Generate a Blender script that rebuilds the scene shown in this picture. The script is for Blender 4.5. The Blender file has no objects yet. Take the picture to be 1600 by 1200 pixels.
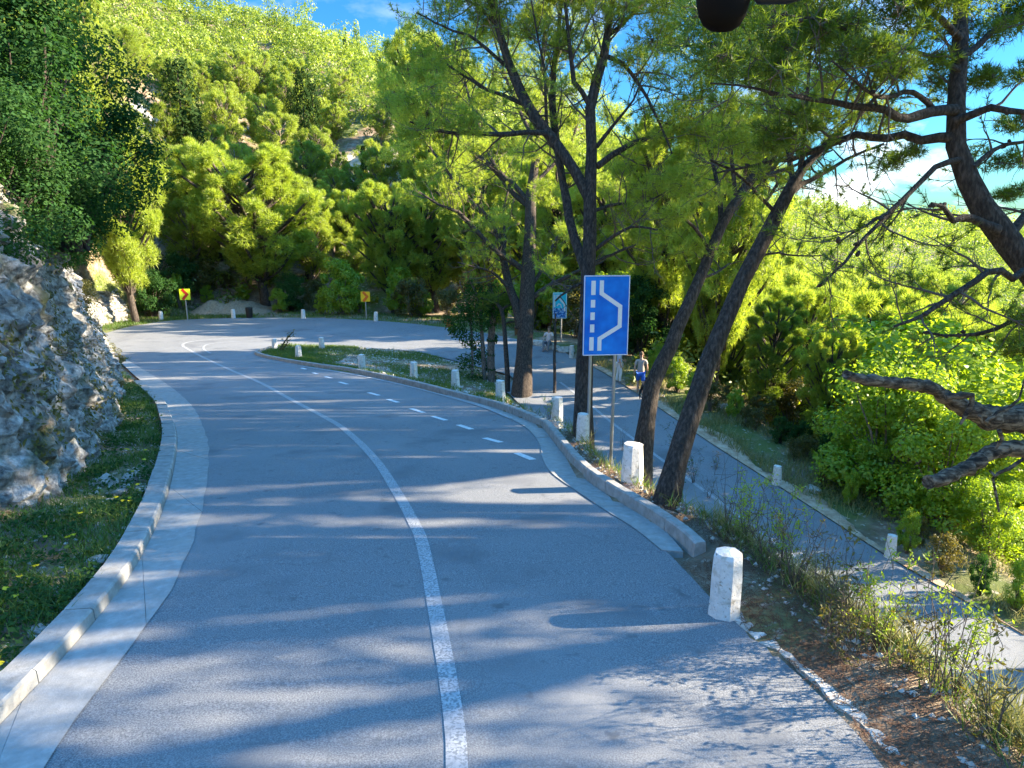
import bpy, math, random
import numpy as np
from mathutils import Vector, noise
from mathutils.geometry import delaunay_2d_cdt

# ------------------------------------------------------------------ camera, sky, sun, exposure
scene = bpy.context.scene
COL = scene.collection
PITCH = math.radians(12.5)
FPX = 1110.0                      # focal length in pixels of the 1600 px wide photograph
CZ = 3.7                          # eye height above the near road
SUN_AZ, SUN_EL = math.radians(5), math.radians(22)   # azimuth measured from +X towards +Y
SUN = np.array([math.cos(SUN_EL) * math.cos(SUN_AZ), math.cos(SUN_EL) * math.sin(SUN_AZ), math.sin(SUN_EL)])

cam = bpy.data.objects.new('camera', bpy.data.cameras.new('camera'))
COL.objects.link(cam)
cam.location = (0, 0, CZ)
cam.rotation_euler = (math.pi / 2 - PITCH, 0, 0)
cam.data.sensor_width = 36.0
cam.data.lens = 36.0 * FPX / 1600.0
cam.data.clip_start = 0.05
cam.data.clip_end = 4000
scene.camera = cam

scene.view_settings.view_transform = 'Standard'
scene.view_settings.look = 'None'
scene.view_settings.gamma = 1
scene.view_settings.exposure = 2.5
scene.render.resolution_x, scene.render.resolution_y = 1024, 768
scene.cycles.use_denoising = True
scene.cycles.max_bounces = 10
scene.cycles.diffuse_bounces = 6
scene.cycles.transmission_bounces = 6
scene.cycles.glossy_bounces = 2

world = bpy.data.worlds.new("World")
scene.world = world
world.use_nodes = True
wn, wl = world.node_tree.nodes, world.node_tree.links
wn.clear()
def wnode(t, **kw):
    n = wn.new(t)
    for k, v in kw.items():
        setattr(n, k, v)
    return n
sky = wnode('ShaderNodeTexSky', sky_type='NISHITA', sun_disc=False)
sky.sun_elevation = SUN_EL
sky.sun_rotation = math.pi / 2 - SUN_AZ
sky.air_density, sky.dust_density, sky.ozone_density = 1.3, 0.4, 3.0
bg = wnode('ShaderNodeBackground')
bg.inputs['Strength'].default_value = 0.15
wout = wnode('ShaderNodeOutputWorld')
tc = wnode('ShaderNodeTexCoord')
mp = wnode('ShaderNodeMapping')
mp.inputs['Scale'].default_value = (2.4, 2.4, 5.5)
cn = wnode('ShaderNodeTexNoise')
cn.inputs['Scale'].default_value = 2.2
cn.inputs['Detail'].default_value = 7
cn.inputs['Roughness'].default_value = 0.55
cr = wnode('ShaderNodeValToRGB')
cr.color_ramp.elements[0].position = 0.52
cr.color_ramp.elements[1].position = 0.68
sep = wnode('ShaderNodeSeparateXYZ')
band = wnode('ShaderNodeMapRange')               # clouds lie low over the far ridge
band.inputs['From Min'].default_value = 0.32
band.inputs['From Max'].default_value = 0.06
mul = wnode('ShaderNodeMath', operation='MULTIPLY')
mixc = wnode('ShaderNodeMixRGB')
mixc.inputs['Color2'].default_value = (3.0, 3.05, 3.2, 1)
sat = wnode('ShaderNodeHueSaturation')
sat.inputs['Saturation'].default_value = 1.25
wl.new(tc.outputs['Generated'], mp.inputs['Vector'])
wl.new(mp.outputs['Vector'], cn.inputs['Vector'])
wl.new(cn.outputs['Fac'], cr.inputs['Fac'])
wl.new(tc.outputs['Generated'], sep.inputs['Vector'])
wl.new(sep.outputs['Z'], band.inputs['Value'])
wl.new(cr.outputs['Color'], mul.inputs[0])
wl.new(band.outputs['Result'], mul.inputs[1])
wl.new(mul.outputs['Value'], mixc.inputs['Fac'])
wl.new(sky.outputs['Color'], sat.inputs['Color'])
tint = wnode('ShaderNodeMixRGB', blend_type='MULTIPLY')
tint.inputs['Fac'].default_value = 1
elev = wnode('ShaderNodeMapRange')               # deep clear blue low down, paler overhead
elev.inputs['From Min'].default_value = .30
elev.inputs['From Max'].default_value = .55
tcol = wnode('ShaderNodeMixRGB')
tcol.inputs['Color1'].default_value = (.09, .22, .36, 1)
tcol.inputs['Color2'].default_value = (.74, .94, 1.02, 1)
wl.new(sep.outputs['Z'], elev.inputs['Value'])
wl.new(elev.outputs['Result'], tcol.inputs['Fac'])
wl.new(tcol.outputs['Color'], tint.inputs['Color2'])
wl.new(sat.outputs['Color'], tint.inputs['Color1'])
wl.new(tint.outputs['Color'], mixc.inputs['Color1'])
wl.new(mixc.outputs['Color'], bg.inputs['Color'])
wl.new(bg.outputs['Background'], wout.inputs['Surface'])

sd = bpy.data.lights.new('sun', 'SUN')
sd.energy = 5.0
sd.angle = math.radians(0.5)
sd.color = (1.0, 0.85, 0.63)
sun = bpy.data.objects.new('sun', sd)
COL.objects.link(sun)
sun.rotation_euler = Vector(SUN).to_track_quat('Z', 'Y').to_euler()
sun.location = (30, 30, 40)

# ------------------------------------------------------------------ measuring helpers
SP, CP = math.sin(PITCH), math.cos(PITCH)
def Pz(px, py, z):
    "point seen at photo pixel (px, py) at depth z along the view axis"
    xi, yi = (px - 800.0) / FPX, (py - 600.0) / FPX
    return np.array([xi * z, z * (CP - yi * SP), CZ - z * (SP + yi * CP)])

YU = [-8, 0, 3, 7, 10, 13, 16, 20, 24, 28, 33, 38, 40, 45, 52, 75]
DU = [3.2, 3.4, 3.5, 3.65, 3.8, 4.1, 4.5, 5.0, 5.42, 5.8, 6.12, 6.35, 6.4, 6.45, 6.5, 6.6]
YL = [-12, 5, 10, 17, 22, 26, 30, 34, 37, 40, 45, 52, 75]
DL = [9.9, 9.3, 9.0, 8.5, 8.05, 7.6, 7.15, 6.8, 6.5, 6.4, 6.45, 6.5, 6.6]
def smooth_tab(y, v):
    yy = np.arange(y[0], y[-1] + .01, .25)
    vv = np.interp(yy, y, v)
    k = np.ones(13) / 13
    vp = np.pad(vv, 6, mode='edge')
    return yy, np.convolve(vp, k, 'valid')
TU, TL = smooth_tab(YU, DU), smooth_tab(YL, DL)
def zU(y): return CZ - np.interp(y, *TU)
def zL(y): return CZ - np.interp(y, *TL)
def on(px, py, zf, off=0.0):
    "point on the road surface zf seen at photo pixel"
    xi, yi = (px - 800.0) / FPX, (py - 600.0) / FPX
    k = SP + yi * CP
    z = 20.0
    for _ in range(60):
        y = z * (CP - yi * SP)
        zn = (CZ - float(zf(y)) - off) / k
        z = .5 * z + .5 * min(max(zn, 1), 90)
    return Pz(px, py, z)
def curve(pts, zf, off=0.0): return np.array([on(x, y, zf, off) for x, y in pts])
def resample(P, step):
    P = np.asarray(P, float)
    # Catmull-Rom through P then even steps
    out = []
    n = len(P)
    for i in range(n - 1):
        p0, p1, p2, p3 = P[max(i - 1, 0)], P[i], P[i + 1], P[min(i + 2, n - 1)]
        for t in np.linspace(0, 1, 12, endpoint=False):
            out.append(.5 * ((2 * p1) + (-p0 + p2) * t + (2 * p0 - 5 * p1 + 4 * p2 - p3) * t * t + (-p0 + 3 * p1 - 3 * p2 + p3) * t ** 3))
    out.append(P[-1])
    Q = np.array(out)
    d = np.r_[0, np.cumsum(np.linalg.norm(np.diff(Q[:, :2], axis=0), axis=1))]
    m = max(2, int(round(d[-1] / step)) + 1)
    s = np.linspace(0, d[-1], m)
    return np.stack([np.interp(s, d, Q[:, k]) for k in range(Q.shape[1])], 1)
def normals2(P):
    T = np.gradient(P[:, :2], axis=0)
    T /= np.linalg.norm(T, axis=1)[:, None] + 1e-9
    return np.stack([T[:, 1], -T[:, 0]], 1)     # right-hand side of travel
def offset(P, d):
    Q = P.copy()
    Q[:, :2] += normals2(P) * d
    return Q
def sstep(a, b, x):
    t = np.clip((x - a) / (b - a), 0, 1)
    return t * t * (3 - 2 * t)

# ------------------------------------------------------------------ mesh helpers
class MB:
    "collects faces and links them as one mesh object"
    def __init__(s):
        s.V, s.T, s.Q, s.TM, s.QM, s.n = [], [], [], [], [], 0
    def add(s, V, F, m=0):
        V = np.asarray(V, float).reshape(-1, 3)
        if isinstance(F, np.ndarray):
            (s.T if F.shape[1] == 3 else s.Q).append(F + s.n)
            (s.TM if F.shape[1] == 3 else s.QM).append(np.full(len(F), m))
        else:
            t = [f for f in F if len(f) == 3]; q = [f for f in F if len(f) == 4]
            for f in F:
                if len(f) > 4:
                    t += [(f[0], f[i], f[i + 1]) for i in range(1, len(f) - 1)]
            if t: s.T.append(np.array(t) + s.n); s.TM.append(np.full(len(t), m))
            if q: s.Q.append(np.array(q) + s.n); s.QM.append(np.full(len(q), m))
        s.V.append(V); s.n += len(V)
        return s
    def mesh(s, name, mats, smooth=False, origin=(0, 0, 0)):
        V = np.concatenate(s.V) - np.asarray(origin, float)
        T = np.concatenate(s.T) if s.T else np.zeros((0, 3), int)
        Q = np.concatenate(s.Q) if s.Q else np.zeros((0, 4), int)
        mi = np.concatenate(s.TM + s.QM)
        me = bpy.data.meshes.new(name)
        me.vertices.add(len(V)); me.vertices.foreach_set('co', V.ravel().astype(np.float32))
        L = np.r_[T.ravel(), Q.ravel()]
        me.loops.add(len(L)); me.loops.foreach_set('vertex_index', L.astype(np.int32))
        st = np.r_[np.arange(len(T)) * 3, len(T) * 3 + np.arange(len(Q)) * 4]
        me.polygons.add(len(st)); me.polygons.foreach_set('loop_start', st.astype(np.int32))
        for m in (mats if isinstance(mats, (list, tuple)) else [mats]): me.materials.append(m)
        me.polygons.foreach_set('material_index', mi.astype(np.int32))
        me.polygons.foreach_set('use_smooth', np.full(len(st), bool(smooth)))
        me.update(calc_edges=True)
        return me
    def build(s, name, mats, parent=None, smooth=False, origin=None):
        if origin is None:
            origin = tuple(parent.location) if parent is not None and parent.parent is None else (0, 0, 0)
            if parent is not None and parent.parent is not None:
                origin = tuple(parent.parent.location)
        return link(name, s.mesh(name, mats, smooth, origin), parent)
def link(name, me, parent=None, loc=(0, 0, 0)):
    o = bpy.data.objects.new(name, me)
    COL.objects.link(o)
    o.location = loc
    if parent is not None: o.parent = parent
    return o
def tag(o, label, cat, group=None, kind=None):
    if label: o['label'] = label
    if cat: o['category'] = cat
    if group: o['group'] = group
    if kind: o['kind'] = kind
    return o
def thing(name, label, cat, loc=(0, 0, 0), group=None, rz=0):
    o = bpy.data.objects.new(name, None)
    COL.objects.link(o)
    o.location = [float(c) for c in loc]
    o.rotation_euler = (0, 0, rz)
    o.empty_display_size = .2
    return tag(o, label, cat, group)
def structure(o):
    o['kind'] = 'structure'
    return o
def stuff(o, label, cat):
    o['kind'] = 'stuff'
    return tag(o, label, cat)

def tube(mb, P, R, n=8, m=0, cap=True):
    P = np.asarray(P, float); k = len(P)
    R = np.broadcast_to(np.asarray(R, float), (k,))
    T = np.gradient(P, axis=0); T /= np.linalg.norm(T, axis=1)[:, None] + 1e-9
    a = np.array([0, 0, 1.0]) if abs(T[0, 2]) < .9 else np.array([1.0, 0, 0])
    V = []
    an = np.arange(n) * 2 * math.pi / n
    u = np.cross(T[0], a); u /= np.linalg.norm(u)
    for i in range(k):
        u = u - T[i] * u.dot(T[i]); u /= np.linalg.norm(u) + 1e-9
        w = np.cross(T[i], u)
        V.append(P[i] + R[i] * (np.cos(an)[:, None] * u + np.sin(an)[:, None] * w))
    V = np.concatenate(V)
    i, j = np.meshgrid(np.arange(k - 1), np.arange(n), indexing='ij')
    F = np.stack([i * n + j, i * n + (j + 1) % n, (i + 1) * n + (j + 1) % n, (i + 1) * n + j], -1).reshape(-1, 4)
    mb.add(V, F, m)
    if cap:
        mb.add(V[-n:], [tuple(range(n))], m)
        mb.add(V[:n], [tuple(reversed(range(n)))], m)
def box(mb, c, sz, m=0, R=None, bevel=0.0, taper=1.0):
    "box with chamfered vertical edges; R: 3x3 rotation; taper scales the top"
    sx, sy, szz = np.array(sz) / 2.0
    b = bevel
    if b > 0:
        ring = [(-sx + b, -sy), (sx - b, -sy), (sx, -sy + b), (sx, sy - b), (sx - b, sy), (-sx + b, sy), (-sx, sy - b), (-sx, -sy + b)]
    else:
        ring = [(-sx, -sy), (sx, -sy), (sx, sy), (-sx, sy)]
    n = len(ring)
    V = np.array([(x, y, -szz) for x, y in ring] + [(x * taper, y * taper, szz) for x, y in ring])
    if R is not None: V = V @ np.asarray(R).T
    V = V + np.asarray(c, float)
    F = [(i, (i + 1) % n, n + (i + 1) % n, n + i) for i in range(n)] + [tuple(reversed(range(n))), tuple(range(n, 2 * n))]
    mb.add(V, F, m)
def strip(mb, A, B, m=0):
    k = len(A)
    V = np.concatenate([A, B])
    F = np.array([(i, i + 1, k + i + 1, k + i) for i in range(k - 1)])
    a = V[F[0, 1]] - V[F[0, 0]]; b = V[F[0, 3]] - V[F[0, 0]]
    if np.cross(a, b)[2] < 0: F = F[:, ::-1].copy()
    mb.add(V, F, m)
def rz3(a):
    c, s = math.cos(a), math.sin(a)
    return np.array([[c, -s, 0], [s, c, 0], [0, 0, 1.0]])

# ------------------------------------------------------------------ materials
def new_mat(name):
    m = bpy.data.materials.new(name)
    m.use_nodes = True
    nt = m.node_tree
    b = nt.nodes['Principled BSDF']
    b.inputs['Roughness'].default_value = .8
    b.inputs['Specular IOR Level'].default_value = .3
    return m, nt, b
def flat(name, c, rough=.6, metal=0.0, spec=.4):
    m, nt, b = new_mat(name)
    n = nt.nodes.new('ShaderNodeTexNoise'); n.inputs['Scale'].default_value = 35; n.inputs['Detail'].default_value = 3
    r = nt.nodes.new('ShaderNodeMapRange'); r.inputs['To Min'].default_value = .86; r.inputs['To Max'].default_value = 1.12
    h = nt.nodes.new('ShaderNodeMixRGB'); h.blend_type = 'MULTIPLY'; h.inputs['Fac'].default_value = 1
    h.inputs['Color1'].default_value = (*c, 1)
    nt.links.new(n.outputs['Fac'], r.inputs['Value']); nt.links.new(r.outputs['Result'], h.inputs['Color2'])
    nt.links.new(h.outputs['Color'], b.inputs['Base Color'])
    b.inputs['Roughness'].default_value = rough; b.inputs['Metallic'].default_value = metal
    b.inputs['Specular IOR Level'].default_value = spec
    return m
def noisy(name, stops, scale=4, detail=8, rough=.85, bump=0.0, bscale=None, mapping=None, layers=(), distort=0.0, cracks=None):
    "stops: [(pos, colour)...] over a fractal noise; layers: (scale, lo, hi, colour, detail) mixed over it where a second noise is high"
    m, nt, b = new_mat(name)
    N, L = nt.nodes, nt.links
    tcn = N.new('ShaderNodeTexCoord')
    vec = tcn.outputs['Object']
    if mapping:
        mm = N.new('ShaderNodeMapping'); mm.inputs['Scale'].default_value = mapping
        L.new(vec, mm.inputs['Vector']); vec = mm.outputs['Vector']
    n = N.new('ShaderNodeTexNoise'); n.inputs['Scale'].default_value = scale; n.inputs['Detail'].default_value = detail
    n.inputs['Roughness'].default_value = .62; n.inputs['Distortion'].default_value = distort
    L.new(vec, n.inputs['Vector'])
    r = N.new('ShaderNodeValToRGB'); e = r.color_ramp.elements
    while len(e) < len(stops): e.new(.5)
    for el, (p, c) in zip(e, stops): el.position = p; el.color = (*c, 1)
    L.new(n.outputs['Fac'], r.inputs['Fac'])
    out = r.outputs['Color']
    for (s2, lo, hi, c2, d2) in layers:
        n2 = N.new('ShaderNodeTexNoise'); n2.inputs['Scale'].default_value = s2; n2.inputs['Detail'].default_value = d2
        L.new(vec, n2.inputs['Vector'])
        mr = N.new('ShaderNodeMapRange'); mr.inputs['From Min'].default_value = lo; mr.inputs['From Max'].default_value = hi
        L.new(n2.outputs['Fac'], mr.inputs['Value'])
        mx = N.new('ShaderNodeMixRGB'); mx.inputs['Color2'].default_value = (*c2, 1)
        L.new(mr.outputs['Result'], mx.inputs['Fac']); L.new(out, mx.inputs['Color1']); out = mx.outputs['Color']
    if cracks:
        cs, cw, cc, cf = cracks
        dn = N.new('ShaderNodeTexNoise'); dn.inputs['Scale'].default_value = cs * 2.5; dn.inputs['Detail'].default_value = 5
        L.new(vec, dn.inputs['Vector'])
        sc_ = N.new('ShaderNodeVectorMath'); sc_.operation = 'SCALE'; sc_.inputs['Scale'].default_value = .5 / cs
        av = N.new('ShaderNodeVectorMath'); av.operation = 'ADD'
        L.new(dn.outputs['Color'], sc_.inputs[0]); L.new(vec, av.inputs[0]); L.new(sc_.outputs['Vector'], av.inputs[1])
        vo = N.new('ShaderNodeTexVoronoi'); vo.feature = 'DISTANCE_TO_EDGE'; vo.inputs['Scale'].default_value = cs
        L.new(av.outputs['Vector'], vo.inputs['Vector'])
        mr = N.new('ShaderNodeMapRange'); mr.inputs['From Min'].default_value = cw; mr.inputs['From Max'].default_value = cw * .3
        mr.inputs['To Max'].default_value = cf
        L.new(vo.outputs['Distance'], mr.inputs['Value'])
        mx = N.new('ShaderNodeMixRGB'); mx.inputs['Color2'].default_value = (*cc, 1)
        L.new(mr.outputs['Result'], mx.inputs['Fac']); L.new(out, mx.inputs['Color1']); out = mx.outputs['Color']
    L.new(out, b.inputs['Base Color'])
    b.inputs['Roughness'].default_value = rough
    if bump:
        bn = N.new('ShaderNodeTexNoise'); bn.inputs['Scale'].default_value = bscale or scale * 4; bn.inputs['Detail'].default_value = 8
        bn.inputs['Roughness'].default_value = .7
        L.new(vec, bn.inputs['Vector'])
        bp = N.new('ShaderNodeBump'); bp.inputs['Strength'].default_value = 1; bp.inputs['Distance'].default_value = bump
        L.new(bn.outputs['Fac'], bp.inputs['Height']); L.new(bp.outputs['Normal'], b.inputs['Normal'])
    return m
def leaf_mat(name, c1, c2, trans=.5, tc1=None, objvar=.25, gloss=.03, patch=None):
    "thin leaf: diffuse + translucent, colour varies per leaf and per plant"
    m = bpy.data.materials.new(name); m.use_nodes = True
    nt = m.node_tree; N, L = nt.nodes, nt.links
    N.clear()
    o = N.new('ShaderNodeOutputMaterial')
    g = N.new('ShaderNodeNewGeometry'); oi = N.new('ShaderNodeObjectInfo')
    r = N.new('ShaderNodeMixRGB'); r.inputs['Color1'].default_value = (*c1, 1); r.inputs['Color2'].default_value = (*c2, 1)
    ad = N.new('ShaderNodeMath'); ad.operation = 'MULTIPLY_ADD'; ad.inputs[1].default_value = objvar; 
    sb = N.new('ShaderNodeMath'); sb.operation = 'MULTIPLY'; sb.inputs[1].default_value = 1 - objvar
    L.new(g.outputs['Random Per Island'], sb.inputs[0])
    L.new(oi.outputs['Random'], ad.inputs[0]); L.new(sb.outputs[0], ad.inputs[2])
    L.new(ad.outputs[0], r.inputs['Fac'])
    if patch:
        tcn = N.new('ShaderNodeNewGeometry'); pn = N.new('ShaderNodeTexNoise'); pn.inputs['Scale'].default_value = patch; pn.inputs['Detail'].default_value = 3
        mr = N.new('ShaderNodeMapRange'); mr.inputs['From Min'].default_value = .35; mr.inputs['From Max'].default_value = .65; mr.inputs['To Min'].default_value = -.35; mr.inputs['To Max'].default_value = .35
        aa = N.new('ShaderNodeMath'); aa.operation = 'ADD'; aa.use_clamp = True
        L.new(tcn.outputs['Position'], pn.inputs['Vector']); L.new(pn.outputs['Fac'], mr.inputs['Value'])
        L.new(ad.outputs[0], aa.inputs[0]); L.new(mr.outputs['Result'], aa.inputs[1]); L.new(aa.outputs[0], r.inputs['Fac'])
    d = N.new('ShaderNodeBsdfDiffuse'); t = N.new('ShaderNodeBsdfTranslucent')
    hs = N.new('ShaderNodeMixRGB'); hs.blend_type = 'MULTIPLY'; hs.inputs['Fac'].default_value = 1
    hs.inputs['Color2'].default_value = (*(tc1 or (1.5, 1.35, .6)), 1)
    L.new(r.outputs['Color'], d.inputs['Color']); L.new(r.outputs['Color'], hs.inputs['Color1']); L.new(hs.outputs['Color'], t.inputs['Color'])
    mx = N.new('ShaderNodeMixShader'); mx.inputs['Fac'].default_value = trans
    L.new(d.outputs[0], mx.inputs[1]); L.new(t.outputs[0], mx.inputs[2])
    gl = N.new('ShaderNodeBsdfGlossy'); gl.inputs['Roughness'].default_value = .45
    m2 = N.new('ShaderNodeMixShader'); m2.inputs['Fac'].default_value = gloss
    L.new(mx.outputs[0], m2.inputs[1]); L.new(gl.outputs[0], m2.inputs[2])
    L.new(m2.outputs[0], o.inputs['Surface'])
    return m

M = {}
M['asphalt'] = noisy('asphalt', [(.38, (.10, .105, .112)), (.5, (.182, .188, .195)), (.62, (.28, .285, .29))], scale=85, detail=12, rough=.78, bump=.005, bscale=210,
                     layers=[(.30, .46, .72, (.225, .23, .235), 5), (.9, .55, .72, (.135, .141, .15), 9), (5, .63, .74, (.12, .125, .132), 9)], cracks=(.33, .006, (.06, .06, .065), .16))
M['concrete'] = noisy('concrete', [(.3, (.25, .245, .23)), (.55, (.32, .315, .30)), (.75, (.40, .39, .375))], scale=9, detail=10, rough=.9, bump=.004, bscale=60,
                      layers=[(2.2, .55, .8, (.33, .31, .28), 7)])
M['kerb'] = noisy('kerb_concrete', [(.3, (.22, .21, .19)), (.55, (.32, .31, .29)), (.8, (.42, .41, .38))], scale=7, detail=10, rough=.9, bump=.006, bscale=50)
M['paint'] = noisy('road_paint', [(.35, (.28, .29, .30)), (.5, (.38, .385, .39)), (.7, (.48, .48, .48))], scale=24, detail=10, rough=.7, layers=[(45, .47, .58, (.19, .20, .21), 10), (3, .5, .7, (.28, .29, .3), 8)])
M['dash_paint'] = noisy('dash_paint', [(.35, (.50, .50, .50)), (.5, (.66, .66, .66)), (.7, (.76, .76, .75))], scale=24, detail=10, rough=.7)
M['worn_paint'] = noisy('worn_road_paint', [(.35, (.26, .27, .28)), (.5, (.36, .37, .38)), (.7, (.48, .48, .48))], scale=20, detail=10, rough=.75, layers=[(40, .48, .62, (.19, .2, .21), 6)])
M['ground'] = noisy('soil', [(.3, (.12, .078, .05)), (.5, (.23, .165, .11)), (.7, (.40, .33, .24))], scale=1.6, detail=12, rough=.95, bump=.05, bscale=9,
                    layers=[(.35, .45, .57, (.11, .135, .035), 6), (6, .60, .70, (.42, .37, .30), 6)])
M['stone_white'] = noisy('whitewashed_stone', [(.3, (.54, .52, .48)), (.5, (.66, .64, .60)), (.75, (.74, .73, .70))], scale=16, detail=8, rough=.85, bump=.012, bscale=40,
                         layers=[(9, .56, .70, (.42, .38, .31), 8), (30, .62, .7, (.30, .27, .22), 6)])
M['rock'] = noisy('limestone', [(.30, (.06, .053, .047)), (.41, (.22, .21, .195)), (.54, (.40, .39, .37)), (.70, (.66, .65, .63))], scale=7, detail=14, rough=.9, bump=.08, bscale=14, cracks=(1.7, .05, (.05, .045, .04), .45),
                  layers=[(1.1, .56, .68, (.12, .13, .06), 9), (6, .62, .74, (.045, .04, .034), 9), (2.4, .58, .7, (.30, .24, .18), 9)])
M['pale_rock'] = noisy('pale_rock', [(.3, (.26, .23, .19)), (.5, (.46, .43, .38)), (.75, (.66, .63, .58))], scale=5, detail=10, rough=.9, bump=.03, bscale=14)
M['tan_rock'] = noisy('tan_rock', [(.3, (.30, .24, .16)), (.5, (.48, .40, .30)), (.75, (.62, .55, .44))], scale=.5, detail=12, rough=.95, bump=.3, bscale=1.2, layers=[(.3, .55, .65, (.14, .15, .05), 8)])
M['grey_scree'] = noisy('grey_scree', [(.3, (.16, .15, .14)), (.5, (.36, .35, .33)), (.75, (.58, .57, .54))], scale=.9, detail=12, rough=.95, bump=.3, bscale=2)
M['bark'] = noisy('pine_bark', [(.3, (.020, .015, .012)), (.5, (.06, .047, .038)), (.72, (.15, .12, .10))], scale=9, detail=10, rough=.95, bump=.05, bscale=16, mapping=(3.2, 3.2, .9))
M['bark_pale'] = noisy('pale_bark', [(.3, (.06, .045, .035)), (.5, (.16, .125, .10)), (.72, (.30, .25, .20))], scale=10, detail=10, rough=.95, bump=.03, bscale=26, mapping=(2, 2, .8))
M['twig'] = flat('twig_bark', (.10, .078, .06), .95)
M['deadwood'] = noisy('dead_wood', [(.36, (.030, .022, .017)), (.48, (.11, .083, .062)), (.62, (.34, .27, .20))], scale=9, detail=12, rough=.95, bump=.05, bscale=30, mapping=(.6, 2.2, 2.2))
M['needle'] = leaf_mat('pine_needles', (.21, .29, .035), (.40, .46, .065), .54, (1.4, 1.4, .7))
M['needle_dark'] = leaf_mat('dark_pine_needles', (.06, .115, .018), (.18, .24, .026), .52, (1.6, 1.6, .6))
M['needle_hill'] = leaf_mat('hill_pine_needles', (.17, .24, .035), (.38, .44, .075), .52, (1.4, 1.4, .7), objvar=.5)
M['leaf_under'] = leaf_mat('scrub_leaves', (.09, .13, .025), (.22, .27, .05), .45, (1.4, 1.4, .6), patch=.3)
M['needle_mid'] = leaf_mat('mid_pine_needles', (.09, .15, .02), (.24, .31, .04), .52, (1.5, 1.5, .6))
M['needle_far'] = leaf_mat('far_pine_needles', (.085, .14, .025), (.31, .38, .055), .50, (1.4, 1.4, .7), objvar=.2, patch=.22)
M['leaf_bright'] = leaf_mat('bright_leaves', (.16, .27, .02), (.32, .42, .035), .52, (1.6, 1.5, .5), objvar=.35)
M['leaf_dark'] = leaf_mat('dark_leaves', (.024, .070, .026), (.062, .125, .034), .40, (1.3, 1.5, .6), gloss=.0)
M['leaf_olive'] = leaf_mat('olive_leaves', (.06, .07, .016), (.15, .145, .03), .45, (1.5, 1.2, .5))
M['cypress'] = leaf_mat('cypress_scales', (.014, .034, .012), (.045, .075, .020), .22, (1.4, 1.4, .6), objvar=.3, gloss=.0)
M['leaf_rust'] = leaf_mat('rust_leaves', (.20, .09, .03), (.33, .17, .05), .4, (1.4, 1.0, .5))
M['grass'] = leaf_mat('grass_blades', (.05, .11, .02), (.14, .21, .035), .4, (1.4, 1.4, .6))
M['dry_grass'] = leaf_mat('dry_grass_blades', (.12, .16, .05), (.34, .31, .14), .4, (1.3, 1.2, .8))
M['flower'] = leaf_mat('yellow_petals', (.62, .52, .02), (.75, .62, .03), .3, (1.1, 1.0, .6))
M['metal'] = flat('galvanised_steel', (.36, .37, .38), .45, .7)
M['sand'] = noisy('sandy_verge', [(.35, (.30, .19, .11)), (.5, (.46, .33, .22)), (.68, (.58, .47, .35))], scale=3, detail=12, rough=.95, bump=.03, bscale=25)
M['black'] = flat('black_plastic', (.012, .011, .010), .5)
# ------------------------------------------------------------------ road edges measured on the photograph
A_LEFT = [(57, 1200), (120, 1110), (180, 1030), (233, 963), (273, 897), (307, 807), (321, 727), (317, 677), (293, 630), (247, 593), (193, 560)]
A_KERB = [(0, 1130), (60, 1067), (153, 963), (220, 870), (263, 770), (277, 693), (270, 657), (247, 617), (190, 567)]
aL = curve(A_LEFT, zU)
near_dir = aL[0] - aL[1]
aL = np.vstack([aL[0] + near_dir * 7, aL[0] + near_dir * 3, aL])
aL = resample(aL, .5)
kL = curve(A_KERB, zU)
nd = kL[0] - kL[1]
kL = np.vstack([kL[0] + nd * 5, kL[0] + nd * 2, kL])
kL = resample(kL, .5)
hid = np.array([[-21.6, 36.5], [-24.3, 41.0], [-25.3, 45.5]])
OUT = curve([(250, 503), (300, 499), (400, 496.5), (500, 497), (600, 502), (690, 511), (740, 518), (800, 528), (865, 543), (900, 561), (935, 578), (1000, 618), (1110, 692), (1213, 758), (1300, 814), (1390, 872), (1490, 930), (1600, 993)], zL)
e = OUT[-1] - OUT[-2]; e /= np.linalg.norm(e[:2])
OUT = np.vstack([OUT, OUT[-1] + e * 4, OUT[-1] + e * 9, OUT[-1] + e * 15])
oc = np.vstack([aL[-1:, :2], hid, OUT[:, :2]])
oc = resample(np.c_[oc, np.zeros(len(oc))], .6)[:, :2]
# lower road centre line and left edge
LC = curve([(875, 597), (925, 635), (962, 665), (1080, 752), (1180, 825), (1276, 894), (1385, 969), (1447, 1012), (1569, 1100)], zL)
e2 = LC[-1] - LC[-2]; e2 /= np.linalg.norm(e2[:2])
LC = np.vstack([LC, LC[-1] + e2 * 5, LC[-1] + e2 * 11])
LC = resample(LC, .6)
LE = offset(LC, 2.75)
# island: back edge, tip, front edge (asphalt side)
IB = curve([(800, 588), (725, 568), (697, 560), (650, 550), (600, 545), (520, 541), (460, 541), (420, 545)], zL)
IF = curve([(398, 552), (408, 557), (430, 562), (475, 571), (550, 583), (625, 599), (700, 619), (762, 638), (812, 661), (835, 678), (848, 697), (852, 717), (867, 740), (908, 769), (952, 798), (996, 825), (1040, 860), (1104, 927), (1145, 969), (1206, 1017), (1272, 1078), (1337, 1144), (1381, 1200)], zU)
e3 = IF[-1] - IF[-2]
IF = np.vstack([IF, IF[-1] + e3 * 3, IF[-1] + e3 * 8])
LEf = LE[LE[:, 1] < IB[0, 1] - 1.2]            # from far to near
inner = np.vstack([LEf[::-1, :2], IB[:, :2]])
inner = resample(np.c_[inner, np.zeros(len(inner))], .6)[:, :2]
front = resample(np.vstack([np.r_[inner[-1], 0][None], IF]), .4)[:, :2]
ROADPOLY = np.vstack([aL[:-1, :2], oc, inner, front[1:]])

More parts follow.
